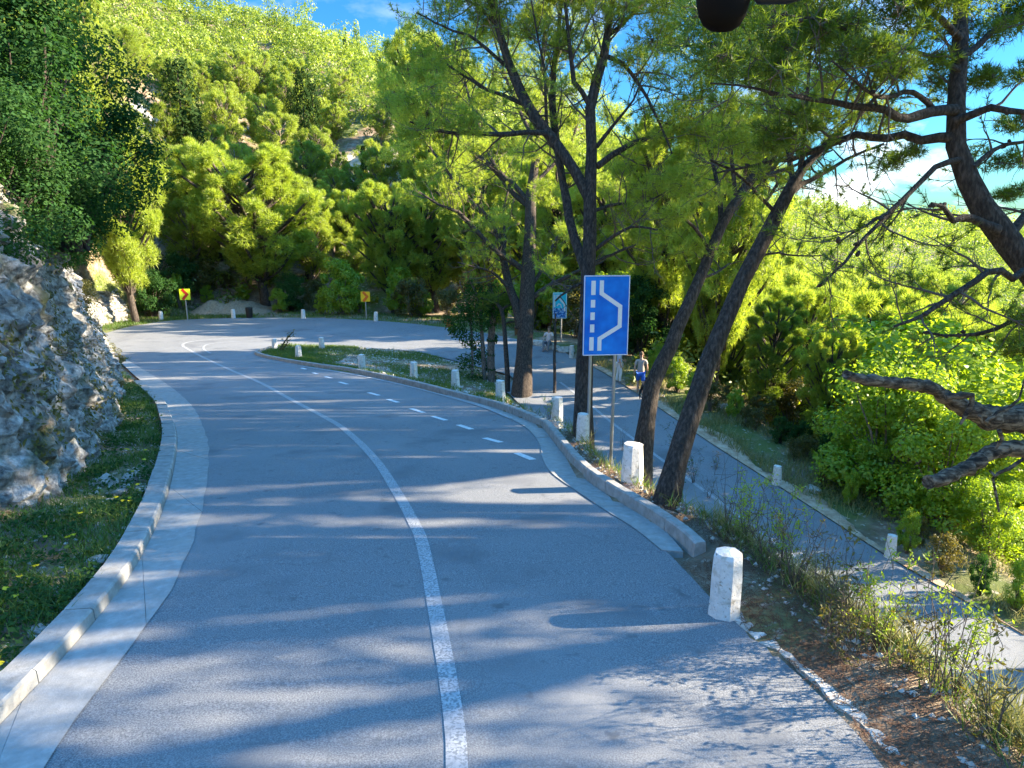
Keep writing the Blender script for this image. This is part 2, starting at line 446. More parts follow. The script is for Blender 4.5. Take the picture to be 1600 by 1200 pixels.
def in_poly(P, poly):
    x, y = P[:, 0], P[:, 1]
    c = np.zeros(len(P), bool)
    a = poly; b = np.roll(poly, -1, 0)
    for (x1, y1), (x2, y2) in zip(a, b):
        if y1 == y2: continue
        k = ((y1 > y) != (y2 > y)) & (x < (x2 - x1) * (y - y1) / (y2 - y1) + x1)
        c ^= k
    return c
def dist_line(P, L):
    d = np.full(len(P), 1e9)
    for a, b in zip(L[:-1], L[1:]):
        ab = b - a
        t = np.clip(((P - a) @ ab) / (ab @ ab + 1e-12), 0, 1)
        d = np.minimum(d, np.hypot(*(P - a - t[:, None] * ab).T))
    return d

# upper right edge and lower left edge as functions of Y (for the bank between the two roads)
fr = IF[np.argsort(IF[:, 1])]
XUy = lambda y: np.interp(y, fr[:, 1], fr[:, 0])
il = np.vstack([LEf[:, :2], IB[:-1, :2]]); il = il[np.argsort(il[:, 1])]
XLy = lambda y: np.interp(y, il[:, 1], il[:, 0])

# foot of the rock wall on the left
CLIFF = np.vstack([[-9.5, -2], [-8.3, 4], curve([(0, 806), (150, 728), (182, 655), (186, 600), (170, 555)], lambda y: zU(y) + .15)[:, :2], [[-23.4, 36.5], [-26.2, 41.5], [-27.2, 46.0], [-26.8, 49.5], [-28.5, 53], [-33, 56]]])
CLIFF = resample(np.c_[CLIFF, np.zeros(len(CLIFF))], .15)[:, :2]
# platform: everything between rock wall and the outer edge of the bend
outv = offset(np.c_[oc, np.zeros(len(oc))], -1.6)[:, :2]
PLAT = np.vstack([CLIFF[CLIFF[:, 1] < 49][::8], outv[outv[:, 1] > 49.0][:1] * 0 + np.array([[-26, 51.5]]), outv[(np.arange(len(outv)) > np.argmax(outv[:, 1] > 50.5))], [[outv[-1, 0], -30]], [[-10, -30]]])

RIDGE = [(-900, -200), (-500, -150), (0, -120), (300, -40), (430, 0), (520, 12), (600, 35), (700, 75), (800, 115), (900, 150), (1000, 190), (1100, 250), (1180, 297), (1330, 318), (1450, 328), (1600, 345), (1900, 360), (2600, 365)]
RR1 = [150, 150, 150, 150, 150, 150, 150, 150, 150, 155, 170, 230, 330, 380, 380, 380, 380, 380]
rd = np.array([((x - 800) / FPX, CP - (y - 600) / FPX * SP, -(SP + (y - 600) / FPX * CP)) for x, y in RIDGE])
r_az = np.arctan2(rd[:, 0], rd[:, 1])
r_el = rd[:, 2] / np.hypot(rd[:, 0], rd[:, 1])          # tan of elevation
r_h = r_el * np.array(RR1) - 5.5
def az_px(x): return math.atan2((x - 800) / FPX, 1.0)
B_px = [-2500, -250, 60, 200, 300, 800, 1000, 1200, 1600, 2600]
B_az = [az_px(x) for x in B_px]
B_r0 = [9, 11, 32, 50, 59, 59, 52, 42, 32, 28]
B_h = [.3, .2, -2.6, -4.3, -6.6, -7.2, -9, -15, -19, -20]
def mountain(X, Y):
    az = np.arctan2(X, Y); r = np.hypot(X, Y)
    R1 = np.interp(az, r_az, RR1); h1 = np.interp(az, r_az, r_h)
    R0 = np.interp(az, B_az, B_r0); h0 = np.interp(az, B_az, B_h)
    t = np.clip((r - R0) / (R1 - R0), 0, 1)
    z = h0 + (h1 - h0) * t ** 1.05
    z = z - np.clip(r - R1, 0, 1e4) * .25
    w = sstep(R0, R0 + 25, r)
    z = z + w * (1.6 * np.sin(X * .11 + 1.3) * np.sin(Y * .09 + .4) + .8 * np.sin(X * .23 + Y * .17))
    return z + CZ
def ground_z(X, Y, under=True):
    X = np.asarray(X, float); Y = np.asarray(Y, float)
    sh = X.shape; x, y = X.ravel(), Y.ravel()
    P = np.stack([x, y], 1)
    a, b = XUy(y), XLy(y)
    crest = np.interp(y, [6, 9, 12, 18], [1.05, .95, .85, .8])
    w = np.clip((x - a - crest) / np.maximum(b - a - crest - .3, .2), 0, 1)
    w = w ** .78
    up, lo = zU(y), zL(y)
    p = up * (1 - w) + lo * w
    rise = np.clip(1 - np.abs((x - (a + b) / 2) / np.maximum((b - a) / 2, .3)), 0, 1)
    p = p + .12 * sstep(0, .25, rise) * (y < 37.5) * (x > a) * (x < b)
    inside = in_poly(P, PLAT)
    d = np.where(inside, 0, dist_line(P, np.vstack([PLAT, PLAT[:1]])))
    m = mountain(x, y)
    wd = np.where(x > 2, 14.0, np.where(y > 45, 7.0, 2.2))
    wd = np.where((x > -8) & (x <= 8) & (y > 30), np.interp(x, [-8, 8], [7, 14]), wd)
    k = sstep(0.4, 1, np.clip(.4 + d / wd * .6, 0, 1))
    edge = np.where(y > 0, up, up)
    edge = np.where(x > a, np.minimum(p, up), up)
    z = np.where(d > 0, edge * (1 - k) + m * k, p)
    if under:
        near = np.abs(x) < 40
        rd_ = np.zeros(len(x), bool)
        idx = np.where(near & (y < 60) & (y > -12))[0]
        rd_[idx] = in_poly(P[idx], ROADPOLY)
        d2 = np.minimum(dist_line(P[idx], aL[:, :2]), dist_line(P[idx], kL[:, :2]))
        d2 = np.where(P[idx, 0] < 0, d2, 9)
        d3 = np.where(P[idx, 0] > -6, dist_line(P[idx], ROADPOLY), 9)
        rd_[idx] |= (d2 < .50) | (d3 < np.where(P[idx, 1] > 7.4, .42, .14))
        z = np.where(rd_, z - np.where((y < 7.4) & (x > 0), .02, .10), z)
    return z.reshape(sh)
def gz(x, y): return float(ground_z(np.array([x]), np.array([y]), False)[0])

def axis(lo, hi, d, far0, far1):
    a = list(np.arange(lo, hi + d / 2, d))
    s = d
    while a[-1] < far1: s = min(s * 1.12, 9); a.append(a[-1] + s)
    s = d
    while a[0] > far0: s = min(s * 1.12, 9); a.insert(0, a[0] - s)
    return np.array(a)
gx, gy = axis(-32, 16, .4, -330, 430), axis(-8, 58, .4, -60, 460)
GX, GY = np.meshgrid(gx, gy, indexing='ij')
GZ = ground_z(GX, GY)
ni, nj = GX.shape
# sink the soil a little below every cell that touches the road
tch = GZ * 0
V = np.stack([GX, GY, GZ], -1).reshape(-1, 3)
ii, jj = np.meshgrid(np.arange(ni - 1), np.arange(nj - 1), indexing='ij')
F = np.stack([ii * nj + jj, (ii + 1) * nj + jj, (ii + 1) * nj + jj + 1, ii * nj + jj + 1], -1).reshape(-1, 4)
structure(MB().add(V, F).build('ground', M['ground'], smooth=True))

# asphalt: one sheet round the hairpin
def road_z(x, y):
    "upper road left of the island, lower road right of it"
    a, b = XUy(y), XLy(y)
    return np.where(x > (a + b) / 2, zL(y), zU(y))
lo, hi = ROADPOLY.min(0), ROADPOLY.max(0)
ip = np.stack(np.meshgrid(np.arange(lo[0], hi[0], .7), np.arange(lo[1], hi[1], .7), indexing='ij'), -1).reshape(-1, 2)
ip = ip[in_poly(ip, ROADPOLY)]
ip = ip[dist_line(ip, np.vstack([ROADPOLY, ROADPOLY[:1]])) > .3]
nb = len(ROADPOLY)
vs, es, fs, _, _, _ = delaunay_2d_cdt([Vector(p) for p in np.vstack([ROADPOLY, ip])], [(i, (i + 1) % nb) for i in range(nb)], [], 1, 1e-5)
vs = np.array([tuple(v) for v in vs])
RV = np.c_[vs, road_z(vs[:, 0], vs[:, 1])]
structure(MB().add(RV, [tuple(f) for f in fs]).build('road', M['asphalt'], smooth=True))

# ------------------------------------------------------------------ kerbs, gutters, markings
def lift(P, zf, dz):
    Q = np.zeros((len(P), 3)); Q[:, :2] = P[:, :2]; Q[:, 2] = zf(P[:, 1]) + dz
    return Q
def pair(A, B, n):
    return resample(A, .3) if n is None else (resample_n(A, n), resample_n(B, n))
def resample_n(P, n):
    d = np.r_[0, np.cumsum(np.linalg.norm(np.diff(P[:, :2], axis=0), axis=1))]
    s = np.linspace(0, d[-1], n)
    return np.stack([np.interp(s, d, P[:, k]) for k in range(P.shape[1])], 1)
def kerb_solid(mb, P, zf, w, h, side, n=160, endcap=True, h0=None):
    "P: foot line facing the road; w: width away from the road"
    P = resample_n(P, n); O = offset(P, w * side)
    Ht = np.full(n, h) if h0 is None else np.interp(np.linspace(0, 1, n), *h0)
    foot = lift(P, zf, -.12); lipf = lift(offset(P, .012 * side), zf, 0); lipf[:, 2] += Ht - .02
    top = lift(offset(P, .035 * side), zf, 0); top[:, 2] += Ht
    tb = lift(offset(P, (w - .03) * side), zf, 0); tb[:, 2] += Ht
    bk = lift(O, zf, -.25)
    rows = [foot, lipf, top, tb, bk]
    for a, b in zip(rows[:-1], rows[1:]):
        V = np.concatenate([a, b]); k = n
        F = np.array([(i, i + 1, k + i + 1, k + i) for i in range(k - 1)])
        mb.add(V, F)
    for q in (0, -1):
        mb.add(np.array([r[q] for r in rows]), [(0, 1, 2, 3, 4)])

def jointed(mb, P, zf, w, side, step, h0):
    "kerb stones laid end to end with open joints, each set a little differently"
    d = np.r_[0, np.cumsum(np.linalg.norm(np.diff(P[:, :2], axis=0), axis=1))]
    n = int(d[-1] / step); r = np.random.default_rng(n)
    for k in range(n):
        s = np.linspace(k / n * d[-1] + .006, (k + 1) / n * d[-1] - .006, 7)
        Q = np.stack([np.interp(s, d, P[:, j]) for j in range(P.shape[1])], 1)
        h = np.interp(s / d[-1], *h0) + r.normal(0, .004)
        Q[:, :2] += normals2(Q) * r.normal(0, .004)
        kerb_solid(mb, Q, zf, w, 0, side, 7, h0=(np.linspace(0, 1, 7), h))
def slabs(mb, A, B, step, dz0, dz1):
    d = np.r_[0, np.cumsum(np.linalg.norm(np.diff(A[:, :2], axis=0), axis=1))]
    n = max(1, int(d[-1] / step)); r = np.random.default_rng(n)
    f = d / d[-1]
    for k in range(n):
        g = np.linspace(k / n + .006 / d[-1], (k + 1) / n - .006 / d[-1], 10)
        a = np.stack([np.interp(g, f, A[:, j]) for j in range(A.shape[1])], 1); b = np.stack([np.interp(g, f, B[:, j]) for j in range(B.shape[1])], 1)
        e = r.normal(0, .002)
        A3, B3 = lift(a, zU, dz0 + e), lift(b, zU, dz1 + e)
        strip(mb, A3, B3)
        for q in (0, -1): mb.add(np.array([A3[q], B3[q], B3[q] - [0, 0, .15], A3[q] - [0, 0, .15]]), [(0, 1, 2, 3)])
# left gutter (pale concrete apron) and kerb
g1 = resample_n(aL[aL[:, 1] < 33], 200); g2 = resample_n(kL[kL[:, 1] < 33], 200)
g1[:, :2] += normals2(g1) * (np.sin(np.arange(200) * .9) * .012 + np.sin(np.arange(200) * 2.3) * .008 + .05)[:, None]
mb = MB(); slabs(mb, g1, g2, 3.0, .010, -.012)
structure(mb.build('gutter', M['concrete'], smooth=True))
mb = MB()
kk = kL[kL[:, 1] < 26]
jointed(mb, kk, zU, .30, -1, 1.0, ([0, .62, .8, 1], [.115, .11, .06, .02]))
structure(mb.build('kerb', M['kerb'], smooth=False))
# right gutter and kerb
rg_a = curve([(700, 619), (762, 637.5), (812, 660.5), (835, 677.5), (848, 697), (852, 717), (867, 740), (908, 769), (952, 798), (996, 825), (1040, 860)], zU)
rg_k = curve([(700, 617), (770, 636), (822, 656), (846, 668), (862, 686), (879, 708), (908, 743), (952, 775), (996, 801), (1040, 830), (1068, 862)], zU)
mb = MB(); slabs(mb, offset(resample_n(resample(rg_a, .2), 160), .05), resample_n(resample(rg_k, .2), 160), 1.6, .012, -.002)
structure(mb.build('gutter', M['concrete'], smooth=True))
rk = curve([(398, 552), (402, 555.5), (412, 558.5), (430, 562.5), (475, 570.5), (550, 581.5), (625, 597.5), (700, 617), (770, 636), (822, 656), (846, 668), (862, 686), (879, 708), (908, 743), (952, 775), (996, 801), (1040, 830), (1066, 850), (1084, 868)], zU)
rk = np.vstack([curve([(440, 541.5), (410, 546)], zU), rk])
mb = MB(); jointed(mb, resample(rk, .1), zU, .17, -1, .8, ([0, .06, .1, .55, .93, 1], [.03, .1, .14, .16, .18, .16]))
structure(mb.build('kerb', M['kerb'], smooth=False))
# broken pale concrete edging beyond the kerb end
EDGE = curve([(1150, 958), (1172, 982), (1205, 1006), (1250, 1040), (1300, 1082), (1350, 1128), (1400, 1180), (1440, 1225)], zU)
EDGE = resample(EDGE, .06)
rng = np.random.default_rng(5)
wv = .030 + .016 * np.sin(np.arange(len(EDGE)) * .33) + .014 * np.sin(np.arange(len(EDGE)) * .81 + 1) + rng.normal(0, .007, len(EDGE))
wv = np.clip(wv, .004, .2)
mb = MB()
a_, b_ = EDGE.copy(), EDGE.copy()
nn = normals2(EDGE)
a_[:, :2] += nn * (wv + .03)[:, None]; b_[:, :2] -= nn * (wv * .9 + .01)[:, None]
la, lb = lift(a_, zU, .012), lift(b_, zU, .018)
la[:, 2] += rng.normal(0, .008, len(la)); lb[:, 2] += rng.normal(0, .008, len(lb))
strip(mb, la, lb); la2, lb2 = la.copy(), lb.copy(); la2[:, 2] -= .2; lb2[:, 2] -= .2
la2[:, :2] += nn * .02
strip(mb, la, la2); strip(mb, lb, lb2)
tag(mb.build('concrete_edging', M['pale_rock'], smooth=False), 'crumbling pale concrete edging strip along the near right road edge past the kerb end', 'edging')

def marking(name, pts, zf, w0, w1, mat, raw=False, dz=.006):
    C = resample(curve(pts, zf) if not raw else pts, .25)
    n = len(C); wv = np.linspace(w0, w1, n) / 2
    N2 = normals2(C)
    A, B = C.copy(), C.copy()
    A[:, :2] += N2 * wv[:, None]; B[:, :2] -= N2 * wv[:, None]
    mb = MB(); strip(mb, lift(A, zf, dz), lift(B, zf, dz))
    return structure(mb.build(name, mat))
CL = [(715, 1290), (714, 1200), (712, 1150), (700, 1060), (682, 960), (660, 850), (644, 812), (617, 764), (587, 719), (550, 681), (520, 659), (456, 625), (400, 595), (340, 569), (305, 552), (286, 541)]
marking('centre_line_marking', CL, zU, .15, .15, M['paint'])
marking('centre_line_marking', [(286, 541), (287, 537), (300, 533.5), (325, 531), (362, 528.5), (420, 526), (480, 525)], zU, .15, .10, M['worn_paint'])
marking('arc_marking', [(329, 552), (318, 545), (325, 538), (360, 534), (420, 531)], zU, .12, .08, M['worn_paint'])
for k, (a, b) in enumerate([((471, 575), (478, 577)), ((489, 582.5), (496, 584.5)), ((508, 588.5), (518, 591)), ((530, 597), (543, 600.5)), ((576, 613.5), (592, 618)), ((606, 624), (622, 629)), ((642, 638.5), (662, 645)),
                            ((676, 650.5), (697, 657)), ((716, 664), (737, 671)), ((757, 684.5), (783, 691.5)), ((807, 708), (833, 718.5))]):
    marking('dash_marking', [a, ((a[0] + b[0]) / 2, (a[1] + b[1]) / 2), b], zU, .14, .14, M['dash_paint'])
for a, b in [((190, 520), (203, 517.5)), ((222, 516), (242, 514)), ((262, 512.5), (285, 510.5))]:
    marking('dash_marking', [a, ((a[0] + b[0]) / 2, (a[1] + b[1]) / 2), b], zU, .12, .12, M['worn_paint'])
marking('edge_line_marking', [(470, 572.5), (550, 585.5), (625, 601), (690, 617.5), (752, 635.5), (800, 655)], zU, .12, .12, M['paint'], dz=.016)
marking('edge_line_marking', [(460, 541.8), (520, 543), (600, 547.5), (650, 552.5), (697, 562.5), (725, 570.5), (770, 583)], zL, .12, .12, M['paint'])
marking('centre_line_marking', LC[:-6], zL, .13, .13, M['paint'], raw=True)

# sandy strip along the outer edge of the lower road
sv = resample(OUT[(OUT[:, 1] < 36) & (OUT[:, 1] > 13)], .25)
rs = np.random.default_rng(3)
n2_ = normals2(sv); mb = MB()
if n2_[0, 0] < 0: n2_ = -n2_
wob = .75 + .35 * np.sin(np.arange(len(sv)) * .31) + rs.normal(0, .05, len(sv))
wob = wob * np.clip(np.minimum(np.arange(len(sv)), len(sv) - 1 - np.arange(len(sv))) / 14.0, .02, 1) * np.interp(sv[:, 1], [13, 20, 24], [.45, .7, 1])
rows = []
for f in (-.02, .25, .5, .75, 1.0):
    P = sv.copy(); P[:, :2] += n2_ * (np.maximum(wob, .01) * f)[:, None]
    P[:, 2] = ground_z(P[:, 0], P[:, 1], False) + (.035 if f < .9 else -.03)
    rows.append(P)
for a, b in zip(rows[:-1], rows[1:]): strip(mb, a, b)
structure(mb.build('verge', M['sand'], smooth=True))
# ------------------------------------------------------------------ placing helpers
def hit(px, py, z0=3.0, z1=140.0):
    "first ground point seen at the photo pixel"
    zs = np.arange(z0, z1, .1)
    xi, yi = (px - 800.0) / FPX, (py - 600.0) / FPX
    X, Y, Z = xi * zs, zs * (CP - yi * SP), CZ - zs * (SP + yi * CP)
    g = ground_z(X, Y, False)
    b = np.where(Z <= g)[0]
    k = zs[b[0]] if len(b) else z1
    q = Pz(px, py, k)
    return q, float(k)

# ------------------------------------------------------------------ rock wall on the left
rng = np.random.default_rng(11)
def vor(p): return noise.voronoi(Vector(p))[0]
def cliff_mesh():
    mb = MB()
    sf = np.arange(len(CLIFF)) * .15
    s = np.r_[np.arange(4.0, 16, .075), np.arange(16, 30, .13), np.arange(30, sf[-1], .25)]
    C = np.stack([np.interp(s, sf, CLIFF[:, k]) for k in (0, 1)], 1)
    Nf = normals2(np.c_[CLIFF, np.zeros(len(CLIFF))])      # points to the road
    N2 = np.stack([np.interp(s, sf, Nf[:, k]) for k in (0, 1)], 1)
    n = len(s); nv = 74
    ht = np.interp(s, [0, 8, 14, 24, 36, 44, 50, 56, 70], [4.6, 4.7, 4.4, 3.9, 3.6, 3.7, 3.3, 2.2, .6])
    V = np.zeros((n, nv, 3))
    base = ground_z(C[:, 0] + N2[:, 0] * .4, C[:, 1] + N2[:, 1] * .4, False)
    for i in range(n):
        top = ht[i] * (1 + .22 * noise.noise(Vector((s[i] * .33, 3.1, 0))) + .1 * noise.noise(Vector((s[i] * 1.3, 7.1, 0))))
        for j in range(nv):
            t = j / (nv - 1)
            hgt = -.3 + (top + .3) * min(1, t * 1.12)
            back = .12 + 1.05 * t ** 1.4 + (max(0, t - .89) / .11) * 1.3
            p = Vector((C[i, 0], C[i, 1], hgt))
            d1 = vor(p * .55); d2 = vor(p * 1.5 + Vector((5, 1, 2))); d3 = vor(p * 3.4 + Vector((1, 9, 4)))
            o = .38 * (d1[1] - d1[0]) * .9 + .34 * (d2[1] - d2[0]) + .24 * (d3[1] - d3[0]) + .35 * noise.noise(p * .4) + .14 * noise.noise(p * 5) + .09 * noise.noise(p * 11) + .10 * (vor(p * 7)[1] - vor(p * 7)[0])
            o = (o - .25) * (0.35 + .65 * min(1, t * 6)) * (1 - .5 * max(0, t - .85) / .15)
            bx = back - o
            V[i, j] = (C[i, 0] - N2[i, 0] * bx, C[i, 1] - N2[i, 1] * bx, base[i] + hgt + .25 * (d2[0] - .3) * min(1, t * 5))
    ii, jj = np.meshgrid(np.arange(n - 1), np.arange(nv - 1), indexing='ij')
    F = np.stack([ii * nv + jj, (ii + 1) * nv + jj, (ii + 1) * nv + jj + 1, ii * nv + jj + 1], -1).reshape(-1, 4)
    mb.add(V.reshape(-1, 3), F)
    global ROCKV, ROCKN
    ROCKV = V.reshape(-1, 3); ROCKN = np.repeat(np.c_[N2, np.full(n, .5)], nv, 0)
    return mb
tag(cliff_mesh().build('rock_wall', M['rock'], smooth=False), 'rough grey limestone rock cutting beside the left verge', 'rock face')

# ------------------------------------------------------------------ stone guide posts
def bollard_mesh(seed, h=.66, w=.29):
    r = np.random.default_rng(seed)
    mb = MB()
    rings = []
    for z, sc in ((-.25, 1.0), (0, 1.0), (.2, .965), (.42, .92), (h - .035, .855), (h, .80)):
        c = w * .30
        q = w / 2
        ring = np.array([(-q + c, -q), (q - c, -q), (q, -q + c), (q, q - c), (q - c, q), (-q + c, q), (-q, q - c), (-q, -q + c)]) * sc
        ring = ring + r.normal(0, .004, ring.shape)
        rings.append(np.c_[ring, np.full(8, z) + r.normal(0, .004, 8)])
    rings.append(np.array([[0, 0, h + .022]]))
    V = np.concatenate(rings)
    F = []
    for k in range(5):
        F += [(k * 8 + i, k * 8 + (i + 1) % 8, (k + 1) * 8 + (i + 1) % 8, (k + 1) * 8 + i) for i in range(8)]
    F += [(40 + i, 40 + (i + 1) % 8, 48) for i in range(8)]
    return mb.add(V, F).mesh('guide_post', M['stone_white'])
bm_var = [bollard_mesh(k) for k in range(3)]
BOLL = [
    (1131, 962, 'U', 'large white stone guide post at the near road edge just past the kerb end', 1.0),
    (987, 765, 'U', 'white stone guide post between the kerb and the two leaning pine trunks', 1.08),
    (910, 698, 'U', 'narrow white stone guide post standing against the left leg of the large blue sign', .88),
    (870, 664, 'U', 'white stone guide post with a thin bare stem rising behind it', 1.0),
    (782, 629, 'U', 'white stone guide post just left of the thick dark forked pine trunk', 1.0),
    (712, 608, 'U', 'white stone guide post in front of the ivy-covered island tree', 1.0),
    (646.5, 592.5, 'U', 'white stone guide post behind the kerb on the stony middle of the island', 1.0),
    (566, 578, 'U', 'white stone guide post behind the kerb at the grassy middle of the island', 1.0),
    (467, 562, 'U', 'front one of the three white guide posts around the grassy island tip', 1.0),
    (430, 549.5, 'U', 'outermost white guide post at the grassy island tip beside a leaning sprig', 1.0),
    (503, 546.5, 'U', 'white guide post on the far edge of the grassy island tip', 1.0),
    (252, 501, 'F', 'white guide post on the grass left of the yellow-green arrow sign', 1.0),
    (365, 497.5, 'F', 'white guide post on the outer bend between the gravel heap and black bin', 1.0),
    (474, 498, 'F', 'white guide post on the outer bend beside the small pale-leaved tree', 1.0),
    (587.5, 502, 'F', 'sunlit white guide post right of the orange-yellow arrow sign', 1.0),
    (893, 559.5, 'L', 'small white guide post on the far edge of the lower road near pale boulders', .8),
    (1213, 757, 'L', 'white guide post on the lower road edge in front of dark shrubs', .95),
    (1390, 871, 'L', 'sunlit white guide post casting a shadow on the lower road', .95),
]
for k, (px, py, w_, lab, sc) in enumerate(BOLL):
    zf = zL if w_ in 'LF' else zU
    q = on(px, py, zf, -.02)
    me = bm_var[k % 3]
    o = link('guide_post', me, None, q)
    o.scale = (sc, sc, sc if sc > .9 else 1.0)
    o.rotation_euler = (random.Random(k).uniform(-.02, .02), random.Random(k + 9).uniform(-.02, .02), random.Random(k + 5).uniform(-.25, .25) + (.35 if k == 0 else 0))
    tag(o, lab, 'guide post', 'white stone guide posts along the road')

# ------------------------------------------------------------------ signs
def sign_frame(c, yaw):
    "c: panel centre; local x to the right, z up, front faces -y"
    R = rz3(yaw)
    return lambda x, y, z: np.asarray(c, float) + R @ np.array([x, y, z])
def plate(mb, fr, w, h, t, y, m=0, rad=.03):
    ring = []
    for cx, cz, a0 in ((w / 2 - rad, -h / 2 + rad, -90), (w / 2 - rad, h / 2 - rad, 0), (-w / 2 + rad, h / 2 - rad, 90), (-w / 2 + rad, -h / 2 + rad, 180)):
        for k in range(5):
            a = math.radians(a0 + 22.5 * k)
            ring.append((cx + rad * math.cos(a), cz + rad * math.sin(a)))
    n = len(ring)
    V = np.array([fr(x, y, z) for x, z in ring] + [fr(x, y + t, z) for x, z in ring])
    mb.add(V, [tuple(range(n)), tuple(reversed(range(n, 2 * n)))] + [(i, n + i, n + (i + 1) % n, (i + 1) % n) for i in range(n)], m)
def bar_poly(mb, fr, pts, w, y, t=.004):
    "mitred band through pts (x, z) on the plate front"
    P = np.array(pts, float); n = len(P)
    d = np.diff(P, axis=0); d /= np.linalg.norm(d, axis=1)[:, None]
    nr = np.stack([-d[:, 1], d[:, 0]], 1)
    A, B = [], []
    for i in range(n):
        if i == 0: v = nr[0]
        elif i == n - 1: v = nr[-1]
        else:
            v = nr[i - 1] + nr[i]; v = v / (v @ nr[i])
        A.append(P[i] + v * w / 2); B.append(P[i] - v * w / 2)
    V = np.array([fr(p[0], y - t, p[1]) for p in A] + [fr(p[0], y - t, p[1]) for p in B])
    F = [(i, i + 1, n + i + 1, n + i) for i in range(n - 1)]
    mb.add(V, F)
def sign_paint(name, c, c2, scale=2.2, pos=(.42, .62), rough=.35):
    m = noisy(name, [(pos[0], c), (pos[1], c2)], scale=scale, detail=3, rough=rough)
    return m
M['sign_blue'] = sign_paint('blue_sign_film', (.002, .11, .54), (.006, .25, .80), 1.8, (.35, .68))  # lighter blue patches: the cyan glow on the panel is put into its colour
M['sign_white'] = flat('white_sign_film', (.72, .73, .75), .4)
M['sign_teal'] = sign_paint('teal_sign_film', (.005, .46, .68), (.02, .62, .80), 2)
M['sign_yellow'] = flat('yellow_green_sign_film', (.68, .80, .02), .4)
M['sign_orange'] = flat('orange_yellow_sign_film', (.90, .50, .01), .4)
M['sign_red'] = flat('red_sign_film', (.52, .02, .01), .4)
M['sign_redorange'] = flat('faded_red_sign_film', (.72, .14, .01), .4)
M['sign_back'] = flat('sign_aluminium', (.45, .46, .47), .5, .6)

def post_base(px, py, zf): return on(px, py, zf, -.02)
c1 = Pz(947.3, 493.5, 13.3)
sg = thing('road_sign', 'large blue lay-by sign with white lane symbol on two grey posts by the kerb', 'road sign', post_base(940, 697, zU))
yaw1 = .10
fr1 = sign_frame(c1, yaw1)
W1, H1 = .87, 1.505
mb = MB(); plate(mb, fr1, W1, H1, .025, 0); pnl = mb.build('panel', M['sign_blue'], sg)
mb = MB()
for a, b in (((-.5, .5), (.5, .5)), ((.5, .5), (.5, -.5)), ((.5, -.5), (-.5, -.5)), ((-.5, -.5), (-.5, .5))):
    pa = np.array([a[0] * (W1 - .022), a[1] * (H1 - .022)]); pb = np.array([b[0] * (W1 - .022), b[1] * (H1 - .022)])
    d = (pb - pa) / np.linalg.norm(pb - pa) * .006
    bar_poly(mb, fr1, [pa - d, pb + d], .016, 0, .004)
mb.build('border', M['sign_white'], sg)
uv = lambda u, v: ((u - .5) * W1, (.5 - v) * H1)
mb = MB()
for u, v0, v1 in ((.205, .065, .24), (.203, .30, .395), (.2, .455, .55), (.197, .605, .705), (.19, .765, .935)):
    bar_poly(mb, fr1, [uv(u, v0), uv(u, v1)], .083, 0, .003)
bar_poly(mb, fr1, [uv(.385, .062), uv(.385, .222), uv(.80, .385), uv(.80, .632), uv(.365, .785), uv(.365, .938)], .078, 0, .003)
mb.build('lane_symbol', M['sign_white'], sg)
for px0, py0, px1 in ((921, 697, 925), (957, 705, 963.5)):
    b = on(px0, py0, zU, 0); b[2] -= .25
    yp = float(c1[1]) + .06
    top = np.array([c1[0] + (px1 - 947) / FPX * 13.3, c1[1] + .075, c1[2] + .6])
    b2 = np.array([top[0] - .02, top[1], gz(top[0], top[1]) - .4])
    mb = MB(); tube(mb, [b2, (b2 + top) / 2, top], .032, 10); mb.build('post', M['metal'], sg)
for dz in (-.45, .45):
    mb = MB(); box(mb, fr1(0, .045, dz), (.62, .03, .05), R=rz3(yaw1)); mb.build('bracket', M['metal'], sg)

c2 = Pz(874.7, 477.5, 40.0)
s2 = thing('road_sign', 'small faded teal lay-by sign with peeling lower half beyond the lower road', 'road sign', (c2[0] + .1, c2[1] + .1, zL(c2[1])))
fr2 = sign_frame(c2, -.03); W2, H2 = .80, 1.46
M['peel'] = noisy('peeling_film', [(.40, (.02, .07, .25)), (.5, (.02, .22, .66)), (.6, (.40, .60, .78))], scale=9, detail=6, rough=.5)
mb = MB(); plate(mb, fr2, W2, H2, .03, 0, 0, .06); mb.build('panel', M['sign_teal'], s2)
uv2 = lambda u, v: ((u - .5) * W2, (.5 - v) * H2)
mb = MB(); bar_poly(mb, fr2, [uv2(.5, .60), uv2(.5, .975)], W2 * .93, 0, .005); mb.build('peeled_film', M['peel'], s2)
mb = MB()
bar_poly(mb, fr2, [uv2(.14, .08), uv2(.14, .56)], .06, 0, .009)
bar_poly(mb, fr2, [uv2(.30, .08), uv2(.30, .30)], .06, 0, .009)
bar_poly(mb, fr2, [uv2(.42, .08), uv2(.44, .2), uv2(.62, .33), uv2(.80, .43), uv2(.84, .58), uv2(.84, .72)], .085, 0, .009)
bar_poly(mb, fr2, [uv2(.30, .52), uv2(.42, .43), uv2(.56, .46), uv2(.62, .58)], .05, 0, .009)
mb.build('lane_symbol', M['sign_white'], s2)
mb = MB()
for a, b in (((-.5, .5), (.5, .5)), ((.5, .5), (.5, -.5)), ((.5, -.5), (-.5, -.5)), ((-.5, -.5), (-.5, .5))):
    pa = np.array([a[0] * (W2 - .04), a[1] * (H2 - .04)]); pb = np.array([b[0] * (W2 - .04), b[1] * (H2 - .04)])
    bar_poly(mb, fr2, [pa * np.array([.97, .985]), pb * np.array([.97, .985])], .03, 0, .011)
mb.build('border', M['sign_white'], s2)
mb = MB(); tube(mb, [fr2(.1, .06, .6), (c2[0] + .1, c2[1] + .06, zL(c2[1]) - .4)], .04, 8); mb.build('post', M['metal'], s2)

